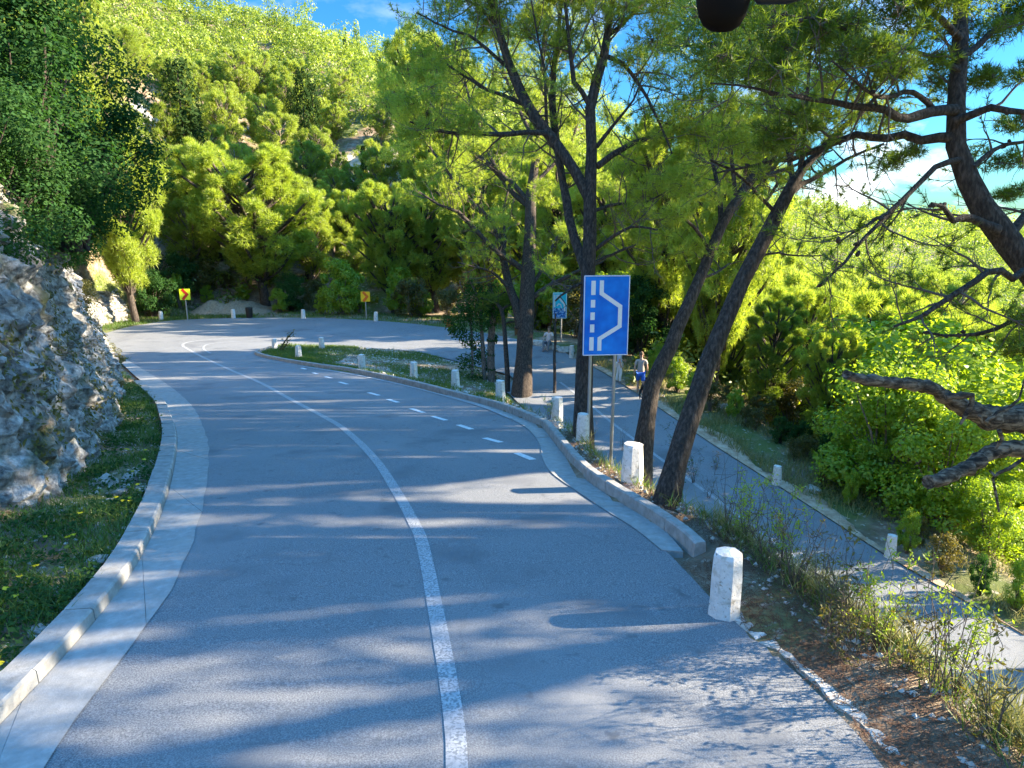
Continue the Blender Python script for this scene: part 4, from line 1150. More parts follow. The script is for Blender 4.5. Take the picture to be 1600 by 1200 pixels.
def dead_limb(pts, z0, dz, mat):
    P = np.array([Pz(a, b, z0 + dz * i / len(pts)) for i, (a, b, _) in enumerate(pts)]); R = np.array([p[2] for p in pts]) * z0 / FPX
    Q = resample(np.c_[P, R], .05)
    Q[:, :3] += r5.normal(0, .006, (len(Q), 3)); Q[:, 3] *= 1 + r5.normal(0, .09, len(Q))
    return Q
for main, side in (([(1748, 690, 26), (1690, 668, 24), (1640, 660, 22), (1600, 655, 21), (1560, 655, 19), (1535, 648, 16), (1505, 636, 13), (1480, 622, 11), (1455, 606, 9.5), (1420, 600, 9), (1390, 598, 8.5), (1350, 592, 8), (1322, 586, 6)],
                    [[(1478, 620, 6), (1500, 618, 6), (1520, 618, 5), (1518, 632, 4), (1508, 648, 3.5), (1502, 664, 2)], [(1540, 660, 3), (1560, 645, 2.4), (1590, 625, 2), (1600, 590, 1.5)],
                     [(1560, 672, 3), (1566, 690, 2.6), (1558, 702, 2)], [(1530, 650, 2.5), (1538, 664, 2), (1545, 670, 1.2)]]),
                   ([(1752, 760, 22), (1690, 728, 18), (1640, 706, 15), (1600, 702, 13), (1570, 700, 12), (1545, 708, 11), (1525, 722, 11), (1500, 736, 10.5), (1475, 746, 10), (1452, 755, 9)],
                    [[(1600, 716, 3), (1575, 733, 2.8), (1553, 744, 2.5), (1552, 765, 2.4), (1558, 788, 2), (1560, 800, 1.5)], [(1556, 744, 2), (1548, 734, 1.4)]])):
    mb = MB()
    Q = dead_limb(main, 8.5, -.9, 0); tube(mb, Q[:, :3], Q[:, 3], 10)
    for sdd in side:
        Q = dead_limb(sdd, 7.75, .1, 0); tube(mb, Q[:, :3], Q[:, 3], 6)
    d = mb.build('dead_limb', M['deadwood'], T5, smooth=True)
cone_me = None
mb = MB(); lathe(mb, (0, 0, 0), [(.0, -.04), (.014, -.036), (.022, -.02), (.024, -.004), (.019, .02), (.010, .036), (.0, .042)], 8)
M['cone'] = flat('cone_scales', (.035, .024, .018), .9)
cone_me = mb.mesh('pine_cone', M['cone'])
for k in range(46):
    P, R = LB5[1 + r5.integers(0, len(LB5) - 1)]
    p = P[r5.integers(len(P) // 3, len(P))]
    o = link('pine_cone', cone_me, T5, np.array(p) - np.array(T5.location) + r5.normal(0, .018, 3))
    o.rotation_euler = r5.uniform(0, 6, 3)
# ------------------------------------------------------------------ generic trees (built once per kind, then copied)
def crown_pine(r, h, cr, nl, per, size, base=.30, asp=.42, tufts=None, flat_=.62, lrs=(.24, .42), shell=.5):
    "irregular rounded crown of lobes; returns trunk and crown builders"
    mt, mc = MB(), MB()
    lean = r.normal(0, .05, 2)
    P = np.array([[lean[0] * k * h * .25 + r.normal(0, .06), lean[1] * k * h * .25 + r.normal(0, .06), -0.4 + (h * .8 + .4) * k / 5] for k in range(6)])
    R = np.linspace(.028 * h + .03, .03, 6)
    tube(mt, P, R, 8)
    for k in range(nl):
        u = (k + .5) / nl
        zz = base + (1 - base) * u ** .85
        a = k * 2.4 + r.uniform(-.5, .5)
        prof = math.sin(math.pi * min(1, .18 + .78 * (1 - u))) ** .7
        rad = cr * prof * r.uniform(.35, .95)
        c = np.array([rad * math.cos(a), rad * math.sin(a), zz * h]) + np.r_[P[min(5, int(zz * 5))][:2], 0]
        lr = cr * r.uniform(*lrs) * (1.15 - .45 * u)
        n = int(per * r.uniform(.7, 1.3))
        pts, d = lobe_points(r, c, np.array([lr, lr, lr * flat_]), n, shell)
        if tufts: needles(mc, pts, d * .8 + np.array([0, 0, .5]), tufts[0], tufts[1], tufts[2], r)
        else: leaves(mc, pts, d + np.array([0, 0, .35]), size, r, asp)
        zi = max(.15, zz - .16 - .1 * r.random())
        s = np.array([np.interp(zi * h, P[:, 2], P[:, q]) for q in range(3)])
        mid = (s + c) / 2 + np.array([0, 0, -.06 * h * r.random()])
        tube(mt, resample(np.array([s, mid, c]), .4), .014 * h * .5 + .01, 5, cap=False)
    return mt, mc
def crown_leafy(r, h, cr, nl, per, size, base=.12, asp=.6, stems=3):
    mt, mc = MB(), MB()
    for k in range(nl):
        zz = r.uniform(base, 1)
        a = r.uniform(0, 6.28)
        prof = math.sqrt(max(.05, 1 - ((zz - .5) / .58) ** 2))
        rad = cr * prof * math.sqrt(r.random()) * .85
        c = np.array([rad * math.cos(a), rad * math.sin(a), zz * h])
        lr = cr * r.uniform(.15, .38)
        pts, d = lobe_points(r, c, np.array([lr, lr, lr * .8]), int(per * r.uniform(.7, 1.3)), .35)
        leaves(mc, pts, d * .7 + np.array([0, 0, .6]), size, r, asp)
        if k % 2 == 0:
            s = np.array([r.normal(0, .06 * cr), r.normal(0, .06 * cr), -.3])
            m1 = (s * .6 + c * .4) + np.array([0, 0, .12 * h]); 
            tube(mt, resample(np.array([s, m1, c]), .5), np.linspace(.012 * h + .012, .006, len(resample(np.array([s, m1, c]), .5))), 5, cap=False)
    return mt, mc
def crown_cypress(r, h, cr, n, size):
    mt, mc = MB(), MB()
    tube(mt, np.array([[0, 0, -.4], [0, 0, h * .5], [0, 0, h * .92]]), [.12, .07, .02], 6)
    u = r.random(n) ** .9
    prof = np.sin(np.pi * np.clip(.10 + .9 * (1 - u), 0, 1) ** .8) ** .75
    a = r.uniform(0, 6.283, n)
    rr = cr * prof * (.55 + .45 * np.sqrt(r.random(n))) * (1 + .18 * np.sin(a * 5 + u * 23) + .10 * np.sin(a * 3 - u * 41))
    P = np.stack([rr * np.cos(a), rr * np.sin(a), .03 * h + u * h * .97], 1)
    N = np.stack([np.cos(a), np.sin(a), np.full(n, .5)], 1)
    leaves(mc, P, N, size, r, .4, droop=-.9)
    return mt, mc
def variant(fn, seed, tm, cm, *a, **k):
    mt, mc = fn(np.random.default_rng(seed), *a, **k)
    return mt.mesh('trunk', tm, True), mc.mesh('crown', cm)
def put(var, name, label, cat, loc, sc=1.0, rz=0.0, group=None, crown_name='crown'):
    t = thing(name, label, cat, loc, group, rz)
    t.scale = (sc, sc, sc) if np.isscalar(sc) else sc
    link('trunk', var[0], t); link(crown_name, var[1], t)
    return t
HP = [variant(crown_pine, 100 + k, M['bark_pale'], M['needle_hill'], 6.5 + .5 * (k % 3), 2.5 + .25 * (k % 3), 54, 80, .30, base=.20 + .04 * (k % 3), tufts=(6, .32, .045), lrs=(.12, .26), shell=.15, flat_=.75) for k in range(6)]
CY = [variant(crown_cypress, 120 + k, M['bark'], M['cypress'], 9.5, .95, 2600, .30) for k in range(2)]
MP = [variant(crown_pine, 140 + k, M['bark'], M['needle'], 7.5, 3.1, 110, 125, .17, base=.22, tufts=(8, .24, .026), flat_=.7, lrs=(.09, .20), shell=.1) for k in range(4)]
MD = [variant(crown_pine, 160 + k, M['bark'], M['needle_mid'], 7.0, 2.3, 60, 150, .17, base=.14, tufts=(8, .22, .024), flat_=.5, lrs=(.14, .28), shell=.1) for k in range(2)]
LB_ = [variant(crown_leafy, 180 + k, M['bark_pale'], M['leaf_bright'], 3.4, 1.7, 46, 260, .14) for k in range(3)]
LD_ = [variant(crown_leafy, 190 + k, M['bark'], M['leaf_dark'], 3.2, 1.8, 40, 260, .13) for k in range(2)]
LO_ = [variant(crown_leafy, 200 + k, M['bark_pale'], M['leaf_olive'], 2.6, 1.7, 30, 220, .12) for k in range(2)]

prng = random.Random(4)
def standing(px, py_base, z=None, dz=0):
    if z is None:
        q, z = hit(px, py_base)
    else:
        q = Pz(px, py_base, z); q[2] = gz(q[0], q[1])
    return q
def tree_px(var, h0, px, z, py_top, name, label, cat='tree', wide=1.0, group=None, rz=None, base=None):
    "stand a tree on the ground at depth z in pixel column px with its top at pixel row py_top"
    q = Pz(px, py_top, z)
    g = gz(q[0], q[1])
    s = max(.3, (q[2] - g) / h0)
    return put(var, name, label, cat, (q[0], q[1], g), (s * wide, s * wide, s), prng.uniform(0, 6.28) if rz is None else rz, group)

# around the outer bend
tree_px(MP[0], 7.5, 405, 55, 238, 'pine_tree', 'broad sunlit yellow-green pine standing behind the black bin', wide=1.15)
tree_px(MP[1], 7.5, 330, 60, 225, 'pine_tree', 'sunlit pine merging with the left side of the broad pine behind the bin', wide=.85)
tree_px(MP[2], 7.5, 470, 60, 300, 'pine_tree', 'pine at the right shoulder of the broad pine behind the bin', wide=.8)
tree_px(MP[3], 7.5, 180, 46, 195, 'pine_tree', 'open slender pine growing on top of the far end of the rock wall', wide=.62)
tree_px(LB_[0], 3.4, 530, 53, 412, 'leafy_tree', 'small fresh green broadleaf tree with a pale trunk left of the orange-yellow sign', wide=.9)
tree_px(MP[1], 7.5, 608, 56, 290, 'pine_tree', 'yellow-green pine leaning over the orange-yellow arrow sign', wide=.85)
tree_px(MP[0], 7.5, 545, 62, 300, 'pine_tree', 'bright pine behind the small fresh green broadleaf tree', wide=.8)
tree_px(MP[2], 7.5, 680, 57, 300, 'pine_tree', 'sunlit pine at the edge of the bend left of the ivy-covered island tree', wide=.9)
tree_px(MP[3], 7.5, 745, 58, 330, 'pine_tree', 'bright pine beyond the bend seen behind the ivy-covered island tree', wide=.9)
tree_px(MP[0], 7.5, 700, 70, 215, 'pine_tree', 'tall bright pine far behind the island with its crown between hill and forked pine', wide=.8)
tree_px(MP[2], 7.5, 648, 72, 50, 'pine_tree', 'very tall bright pine rising against the sky left of the forked pine', wide=.52)
tree_px(MP[1], 7.5, 705, 74, 80, 'pine_tree', 'tall bright pine rising against the sky behind the forked pine branches', wide=.55)
for k, (px, z, top, kind, w, lab) in enumerate([
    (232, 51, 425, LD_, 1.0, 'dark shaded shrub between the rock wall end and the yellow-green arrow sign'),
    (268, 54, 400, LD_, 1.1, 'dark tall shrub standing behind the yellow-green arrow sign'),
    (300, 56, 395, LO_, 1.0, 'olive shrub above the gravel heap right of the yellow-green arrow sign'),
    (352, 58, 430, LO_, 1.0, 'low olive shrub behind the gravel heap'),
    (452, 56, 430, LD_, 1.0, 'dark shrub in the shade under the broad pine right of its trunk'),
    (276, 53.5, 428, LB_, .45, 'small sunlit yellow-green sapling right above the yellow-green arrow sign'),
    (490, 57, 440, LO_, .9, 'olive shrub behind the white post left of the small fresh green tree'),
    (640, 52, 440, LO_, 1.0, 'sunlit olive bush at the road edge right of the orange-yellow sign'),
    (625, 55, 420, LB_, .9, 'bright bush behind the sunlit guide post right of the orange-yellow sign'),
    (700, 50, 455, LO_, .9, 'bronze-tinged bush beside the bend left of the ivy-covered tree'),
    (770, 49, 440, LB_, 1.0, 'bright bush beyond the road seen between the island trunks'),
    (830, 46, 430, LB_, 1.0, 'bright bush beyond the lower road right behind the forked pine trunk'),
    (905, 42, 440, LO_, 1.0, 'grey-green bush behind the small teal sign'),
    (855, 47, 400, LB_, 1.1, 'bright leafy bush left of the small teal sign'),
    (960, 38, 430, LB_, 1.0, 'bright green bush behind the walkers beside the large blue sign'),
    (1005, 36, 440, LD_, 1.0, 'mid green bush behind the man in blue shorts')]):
    tree_px(kind[k % len(kind)], {id(LB_): 3.4, id(LD_): 3.2, id(LO_): 2.6}[id(kind)], px, z, top, 'shrub', lab, 'shrub', w * .9)

for k, (px, z, top, w, lab) in enumerate([(322, 56, 448, .8, 'low bright bush behind the right flank of the gravel heap'), (378, 57, 446, .9, 'low bright bush just left of the trunk behind the black bin'), (435, 55, 452, .8, 'low bright bush right of the trunk behind the black bin'),
                                        (500, 54, 462, .7, 'small bright bush left of the pale trunk of the fresh green tree'), (655, 53, 452, .9, 'low bright bush at the right end of the outer bend'), (560, 55, 455, .8, 'small bright bush directly behind the orange-yellow sign post')]):
    tree_px(LB_[k % 3], 3.4, px, z, top, 'shrub', lab, 'shrub', w * 1.1)
# above the rock wall on the left: dark broadleaf crowns in shade
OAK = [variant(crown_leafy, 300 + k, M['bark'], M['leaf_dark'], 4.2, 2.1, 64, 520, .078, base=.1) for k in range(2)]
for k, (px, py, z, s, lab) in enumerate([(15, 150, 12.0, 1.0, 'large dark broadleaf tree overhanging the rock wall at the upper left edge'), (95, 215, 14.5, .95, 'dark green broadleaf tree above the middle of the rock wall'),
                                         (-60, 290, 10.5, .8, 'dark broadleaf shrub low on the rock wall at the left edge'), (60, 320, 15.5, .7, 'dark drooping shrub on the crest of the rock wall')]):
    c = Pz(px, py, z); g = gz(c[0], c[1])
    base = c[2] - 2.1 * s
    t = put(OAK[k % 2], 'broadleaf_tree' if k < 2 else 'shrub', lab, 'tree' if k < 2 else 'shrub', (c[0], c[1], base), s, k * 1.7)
for k, (px, py, z, s, lab) in enumerate([(120, 330, 22, .75, 'grey-green shrub on the rock wall crest below the slender pine'), (20, 400, 12, .42, 'brownish shrub clinging to the rock wall face at the left edge'), (95, 390, 17, .5, 'olive shrub clinging to the upper rock wall face'),
                                         (178, 565, 29, .45, 'olive bush at the foot of the rock wall where the road bends away'), (140, 470, 22, .38, 'small olive tuft of shrub on the rock face'), (65, 470, 13, .28, 'small sparse shrub rooted in a crevice of the near rock face')]):
    c = Pz(px, py, z)
    put(LO_[k % 2], 'shrub', lab, 'shrub', (c[0] - .3, c[1], c[2] - 1.2 * s), s, k)

# beyond the lower road on the right
for k, (px, z, top, var, h0, w, nm, lab) in enumerate([
    (1205, 29, 470, MD[0], 7.0, .80, 'conifer', 'dark layered conifer beyond the lower road in the middle of the right wood'),
    (1310, 27, 520, MP[1], 7.5, .60, 'pine_tree', 'thin pale-trunked pine beyond the lower road left of the dead limb'),
    (1128, 33, 455, MP[2], 7.5, .50, 'pine_tree', 'slender pine with sunlit tiers just right of the leaning pine trunks'),
    (1150, 36, 440, MD[1], 7.0, .6, 'conifer', 'dark slim conifer behind the slender pine right of the leaning trunks'),
    (1095, 38, 430, MP[3], 7.5, .6, 'pine_tree', 'bright pine behind the gap between the two leaning trunks'),
    (1265, 34, 460, MP[0], 7.5, .7, 'pine_tree', 'bright pine right behind the dark layered conifer'),
    (1045, 42, 410, MP[1], 7.5, .6, 'pine_tree', 'bright pine left of the leaning trunks beyond the lower road'),
    (1380, 36, 470, MP[2], 7.5, .75, 'pine_tree', 'bright yellow-green pine above the tip of the dead limb'),
    (1470, 34, 490, MP[3], 7.5, .8, 'pine_tree', 'sunlit pine behind the crooked dead limbs'),
    (1570, 33, 500, MP[0], 7.5, .8, 'pine_tree', 'sunlit pine at the right edge behind the dead limbs'),
    (1650, 34, 500, MP[1], 7.5, .8, 'pine_tree', 'sunlit pine cut by the right edge of view')]):
    tree_px(var, h0, px, z, top, nm, lab, 'tree', w)
BB = [variant(crown_leafy, 220 + k, M['bark_pale'], M['leaf_bright'], 3.4, 1.9, 52, 300, .105) for k in range(3)]
BH = 3.4
for k, (px, z, top, var, h0, w, lab) in enumerate([
    (1405, 21.5, 575, BB[0], BH, 1.0, 'large bright green leafy bush beyond the sunlit lower guide post'),
    (1490, 20.0, 640, BB[1], BH, 1.0, 'bright leafy bush under the drooping tip of the lower dead limb'),
    (1560, 18.5, 760, BB[2], BH, 1.0, 'darker green leafy bush at the right edge beside the lower road'),
    (1360, 24.5, 600, BB[1], BH, .9, 'bright leafy bush left of the large bush behind the sunlit lower guide post'),
    (1530, 23.5, 560, BB[0], BH, 1.1, 'tall bright bush between the two dead limbs'),
    (1610, 22, 600, BB[2], BH, 1.0, 'tall leafy bush cut by the right edge below the dead limbs'),
    (1440, 27, 520, BB[1], BH, 1.0, 'bright bush behind the tip of the upper dead limb'),
    (1255, 26.5, 660, LD_[0], 3.2, .85, 'dark shaded shrub just behind the lower white guide post'),
    (1300, 24.2, 680, LD_[1], 3.2, .7, 'dark low shrub right of the lower white guide post'),
    (1190, 29.0, 620, LO_[0], 2.6, .9, 'bronze olive shrub at the foot of the dark layered conifer'),
    (1240, 30.0, 600, LO_[1], 2.6, .9, 'yellowish olive shrub right of the dark layered conifer trunk'),
    (1135, 30.5, 610, LO_[0], 2.6, .6, 'low yellow-green shrub on the sandy edge of the lower road'),
    (1160, 29.3, 650, LO_[1], 2.6, .4, 'tiny green shrub beside the orange sandy patch'),
    (1345, 23.0, 740, LO_[0], 2.6, .5, 'dry straw-coloured shrub left of the sunlit lower guide post'),
    (1440, 19.0, 830, LO_[1], 2.6, .45, 'dry shrub right of the sunlit lower guide post'),
    (1060, 31, 560, LB_[2], 3.4, .8, 'bright leafy shrub between the leaning trunks at the road edge'),
    (1030, 33, 540, LB_[0], 3.4, .8, 'leafy green shrub behind the black dog'),
    (1165, 27.6, 668, LO_[1], 2.6, .5, 'low bronze shrub at the lower road edge above the orange sandy patch'), (1240, 24.6, 735, LO_[0], 2.6, .6, 'dry low shrub right beside the lower white guide post'),
    (1290, 22.6, 745, LO_[1], 2.6, .7, 'straggly olive shrub on the lower road edge between the two lower guide posts'), (1330, 21.4, 770, LB_[1], 3.4, .5, 'small bright bush on the lower road edge left of the sunlit guide post'),
    (1425, 18.6, 800, LB_[2], 3.4, .5, 'small bright bush on the lower road edge right of the sunlit guide post'), (1480, 17.6, 840, LO_[0], 2.6, .7, 'olive bush on the lower road edge below the large leafy bush'),
    (1540, 16.8, 870, LD_[0], 3.2, .55, 'dark green bush on the lower road edge near the right edge of view'), (1600, 16.2, 880, BB[0], BH, .5, 'green bush at the lower road cut by the right edge of view'),
    (1085, 29.5, 585, LB_[0], 3.4, .7, 'bright bush touching the thicker leaning trunk on the far road edge'), (1112, 28.8, 600, LO_[1], 2.6, .9, 'olive bush right of the thicker leaning trunk on the far road edge'), (1150, 28.2, 610, LB_[1], 3.4, .7, 'bright leafy bush above the orange sandy patch'),
    (1182, 27.2, 640, LO_[0], 2.6, .9, 'bronze bush left of the lower white guide post'), (1222, 26.0, 655, LD_[1], 3.2, .75, 'dark bush directly above the lower white guide post'), (1262, 24.8, 690, LO_[1], 2.6, .9, 'olive bush between the dark shrub and the lower road'),
    (1310, 23.2, 690, LB_[2], 3.4, .8, 'bright bush on the bank below the thin pale-trunked pine'), (1365, 21.8, 700, BB[2], BH, .7, 'leafy bush just left above the sunlit lower guide post')]):
    tree_px(var, h0, px, z, top, 'shrub', lab, 'shrub', w)

# wood on the slopes: every tree a copy
def scatter_trees(azr, rr_, spacing, seed, accept):
    r = random.Random(seed); pts = []
    tries = 0
    while tries < 16000:
        tries += 1
        az = r.uniform(*azr); rad = math.sqrt(r.uniform(rr_[0] ** 2, rr_[1] ** 2))
        x, y = rad * math.sin(az), rad * math.cos(az)
        sp = spacing(rad)
        if all((x - a) ** 2 + (y - b) ** 2 > sp * sp for a, b in pts) and accept(x, y, az, rad): pts.append((x, y))
    return pts
def px_of(x, y, z):
    dz = CZ - z
    d = y * CP + dz * SP
    return 800 + FPX * x / d, 600 + FPX * (-y * SP + dz * CP) / d
BARE = [(232, 190, 40, 55), (215, 165, 30, 30), (575, 245, 62, 26), (545, 235, 30, 22), (262, 380, 30, 30), (1198, 446, 14, 16)]
def not_bare(x, y, az, rad):
    u, v = px_of(x, y, gz(x, y) + 2.0)
    return not any(((u - a) / (c + 8)) ** 2 + ((v - b) / (d + 10)) ** 2 < 1 for a, b, c, d in BARE)
HL = 'sunlit pine of the dense wood covering the slope behind and above the bend'
HG = 'pines on the slope above the bend'
slope = scatter_trees((az_px(-150), az_px(1010)), (62, 108), lambda r_: 3.5 + (r_ - 60) * .016, 8, not_bare)
slope = [p for p in slope if math.atan2(p[0], p[1]) > az_px(120) or math.hypot(*p) > 40]
for k, (x, y) in enumerate(slope):
    s = prng.uniform(.52, .98)
    put(HP[k % 6], 'pine_tree', HL, 'tree', (x, y, gz(x, y) - .2), (s, s, s * prng.uniform(.9, 1.25)), prng.uniform(0, 6.28), HG)
left = scatter_trees((az_px(-420), az_px(60)), (24, 62), lambda r_: 4.2, 18, lambda x, y, a, r_: x < -13 - .25 * (y - 15) and not (y < 48 and x > -24))
for k, (x, y) in enumerate(left[:45]):
    s = prng.uniform(.7, 1.1)
    put(HP[k % 6], 'pine_tree', 'sunlit pine on the hillside above the dark trees of the rock wall', 'tree', (x, y, gz(x, y) - .2), (s, s, s * 1.1), prng.uniform(0, 6.28), 'pines above the rock wall')
right = scatter_trees((az_px(960), az_px(1720)), (40, 92), lambda r_: 4.3 + (r_ - 40) * .02, 28, lambda x, y, a, r_: not_bare(x, y, a, r_) and r_ > np.interp(a, [az_px(960), az_px(1100)], [52, 40]))
for k, (x, y) in enumerate(right[:85]):
    s = prng.uniform(.85, 1.45)
    put(HP[k % 6], 'pine_tree', 'sunlit pine of the wood filling the valley beyond the lower road', 'tree', (x, y, gz(x, y) - .2), (s, s, s * 1.15), prng.uniform(0, 6.28), 'pines in the valley')
for k, (px, z, top, w, lab) in enumerate([(275, 70, 92, 1.25, 'tallest dark cypress standing alone on the slope left of centre'), (302, 71, 170, 1.0, 'smaller cypress touching the right side of the tallest cypress'), (470, 82, 105, .9, 'tall cypress in the dark cluster on the middle of the slope'),
                                    (487, 83, 130, .8, 'second cypress of the dark cluster on the middle of the slope'), (453, 84, 138, .8, 'left cypress of the dark cluster on the middle of the slope'), (567, 76, 228, .5, 'thin young cypress in front of the bare tan patch of the slope'),
                                    (430, 92, 118, .7, 'slim cypress left of the dark cluster on the middle of the slope'), (368, 95, 80, .8, 'slim cypress high on the slope between the tallest cypress and the dark cluster')]):
    tree_px(CY[k % 2], 9.5, px, z, top, 'cypress_tree', lab, 'cypress', w)
# far wood that reads as one mass
def mass(pts, seed, per, size, sc):
    r = np.random.default_rng(seed); mb = MB()
    X = np.array(pts); Z = ground_z(X[:, 0], X[:, 1], False)
    for (x, y), z in zip(pts, Z):
        s = r.uniform(.65, 1.4) * sc
        cy = r.random() < .03
        for _ in range(4):
            c = np.array([x, y, z + s * 2.6 - .6]) + r.normal(0, 1, 3) * np.array([.8, .8, .6]) * s
            rad = np.array([1.5, 1.5, 1.1]) * s * r.uniform(.7, 1.1)
            if cy: c = np.array([x, y, z + s * r.uniform(.6, 4.5)]); rad = np.array([.5, .5, 1.4]) * s
            p, d = lobe_points(r, c, rad, per, .7)
            leaves(mb, p, d + np.array([0, 0, .3]), size, r, .5)
    return mb
fz = lambda r_: 3.4 + r_ * .004
far1 = scatter_trees((az_px(-200), az_px(1000)), (105, 158), lambda r_: 2.7, 38, not_bare)
stuff(mass(far1, 5, 90, .42, 1.05).build('forest', M['needle_far']), 'dense pine wood along the top of the slope against the sky', 'forest')
far2 = scatter_trees((az_px(985), az_px(1780)), (88, 200), lambda r_: 3.2 + (r_ - 88) * .012, 48, not_bare)
far3 = scatter_trees((az_px(960), az_px(1800)), (200, 392), lambda r_: 6.0, 58, lambda *a: True)
stuff(mass(far2, 6, 110, .42, 1.25).build('forest', M['needle_far']), 'unbroken pine wood on the far side of the valley', 'forest')
stuff(mass(far3, 7, 45, .8, 1.6).build('forest', M['needle_far']), 'distant pine wood on the low ridge under the clouds', 'forest')
low = scatter_trees((az_px(-200), az_px(1000)), (60, 150), lambda r_: 2.3, 68, not_bare)
stuff(mass(low, 8, 24, .34, .5).build('undergrowth', M['leaf_under']), 'low green scrub covering the ground between the pines of the slope', 'undergrowth')
low = scatter_trees((az_px(1000), az_px(1750)), (31, 95), lambda r_: 2.2, 78, not_bare)
stuff(mass(low, 9, 26, .26, .5).build('undergrowth', M['leaf_under']), 'low green scrub covering the ground between the pines of the valley', 'undergrowth')

# bare rock patches on the slope
def patch(px, py, rx, ry, mat, name, label, seed, z_guess=None):
    q, z = hit(px, py, 30, 420)
    r_ = random.Random(seed)
    w, hgt = rx * z / FPX, ry * z / FPX
    mb = MB(); n, m_ = 26, 20
    V = np.zeros((n, m_, 3))
    rad = q[:2] / np.hypot(*q[:2]); tan = np.array([rad[1], -rad[0]])
    eps = 1.0
    sl = (gz(*(q[:2] + rad * 3)) - gz(*(q[:2] - rad * 3))) / 6
    depth = hgt / max(.25, sl - (CZ - q[2]) / -np.hypot(*q[:2]) * -1 if False else max(.25, sl)) 
    for i in range(n):
        for j in range(m_):
            a = i / (n - 1) * 2 * math.pi; b = j / (m_ - 1)
            wob = 1 + .35 * noise.noise(Vector((math.cos(a) * 1.5, math.sin(a) * 1.5, seed)))
            x, y = q[:2] + tan * math.cos(a) * w * b * wob + rad * math.sin(a) * depth * b * wob
            V[i, j] = (x, y, gz(x, y) + .35 * (1 - b ** 2) + .5 * noise.fractal(Vector((x * .5, y * .5, seed)), 1, 2, 5) * (1 - b) ** .3 - .25 * b ** 4)
    ii, jj = np.meshgrid(np.arange(n - 1), np.arange(m_ - 1), indexing='ij')
    F = np.stack([ii * m_ + jj, (ii + 1) * m_ + jj, (ii + 1) * m_ + jj + 1, ii * m_ + jj + 1], -1).reshape(-1, 4)
    tag(mb.add(V.reshape(-1, 3), F).build(name, mat, smooth=False), label, 'rock outcrop')
patch(232, 205, 42, 60, M['grey_scree'], 'rock_outcrop', 'grey scree patch on the slope left of the tallest cypress', 1)
patch(580, 250, 60, 32, M['tan_rock'], 'rock_outcrop', 'bare tan rock patch on the slope behind the thin young cypress', 2)
patch(262, 388, 26, 30, M['grey_scree'], 'rock_outcrop', 'pale rock patch between the slender pine and the broad pine', 3)
patch(1198, 447, 13, 16, M['pale_rock'], 'rock_outcrop', 'small white rock outcrop in the valley wood right of the leaning pines', 4)

# tall pines beyond the right edge of view, whose shade falls across the road
SH = [variant(crown_pine, 240 + k, M['bark'], M['needle'], 7.5, 1.5, 27, 400, .085, base=.71, asp=.34) for k in range(2)]
for k, (x, y, top, w) in enumerate([(16, 4, 10, .6), (14.5, -2, 9, .8), (19.5, 8.5, 13, .8), (15.8, 13.0, 13.5, .62), (20.5, 16.3, 15, .75), (21.6, 22.2, 15.5, .7), (26, 25.2, 16, .8), (25.5, 30.5, 15.5, .75), (25.5, 19.5, 17, .8), (7.4, 3.4, 8.2, .36), (6.6, 1.4, 7.6, .34)]):
    s = (top - gz(x, y)) / 7.5
    w *= 24 / 7.5 / s
    put(SH[k % 2], 'pine_tree', 'tall pine beside the lower road beyond the right edge of view', 'tree', (x, y, gz(x, y) - .3), (s * w, s * w, s), k * 1.3, 'tall pines below the lower road')
for k, (px, z, top, w, lab) in enumerate([(1135, 31, 190, .62, 'bright pine beyond the lower road behind the upper stems of the leaning pines'), (1055, 35, 200, .62, 'bright pine beyond the lower road between the tall roadside pine and the leaning pines')]):
    tree_px(MP[k % 4], 7.5, px, z, top, 'pine_tree', lab, 'tree', w)
for k, (px, z, top, w, lab) in enumerate([(890, 47, 250, .75, 'tall bright pine beyond the bend directly behind the small teal sign'), (960, 45, 270, .7, 'tall bright pine beyond the lower road behind the large blue sign'), (830, 51, 240, .75, 'tall bright pine beyond the bend behind the trunk of the forked pine'),
                                      (1015, 43, 300, .7, 'bright pine beyond the lower road right above the large blue sign'), (760, 55, 260, .8, 'tall pine beyond the bend above the ivy-covered island tree')]):
    tree_px(MP[k % 4], 7.5, px, z, top, 'pine_tree', lab, 'tree', w)
# ------------------------------------------------------------------ island trees and thin stems
def stems_px(z0, stems, mb, n=7):
    out = []
    for pts in stems:
        P = np.array([np.r_[Pz(a, b, z0 + (c[3] if len(c) > 3 else 0)), c[2] * z0 / FPX] for c in pts for a, b in [c[:2]]])
        Q = resample(P, .15); tube(mb, Q[:, :3], Q[:, 3], n); out.append((Q[:, :3], Q[:, 3]))
    return out
qi, zi = hit(768, 596)
isl = thing('island_tree', 'dark ivy-covered tree with bronze leaf tips at the right end of the island', 'tree', qi)
mb = MB()
LBi = stems_px(zi, [[(768, 600, 6.5), (767, 560, 6), (768, 520, 5.5), (770, 490, 5), (768, 460, 4), (762, 430, 2.5)],
                    [(757, 596, 3.5), (755, 550, 3.2), (752, 510, 2.8), (748, 470, 2.2), (735, 440, 1.4)],
                    [(738, 590, 2.2), (738, 550, 2), (736, 510, 1.8), (728, 470, 1.4), (718, 440, 1)]], mb)
mb.build('trunk', M['bark_pale'], isl, smooth=True)
r6 = np.random.default_rng(61)
mb = MB()
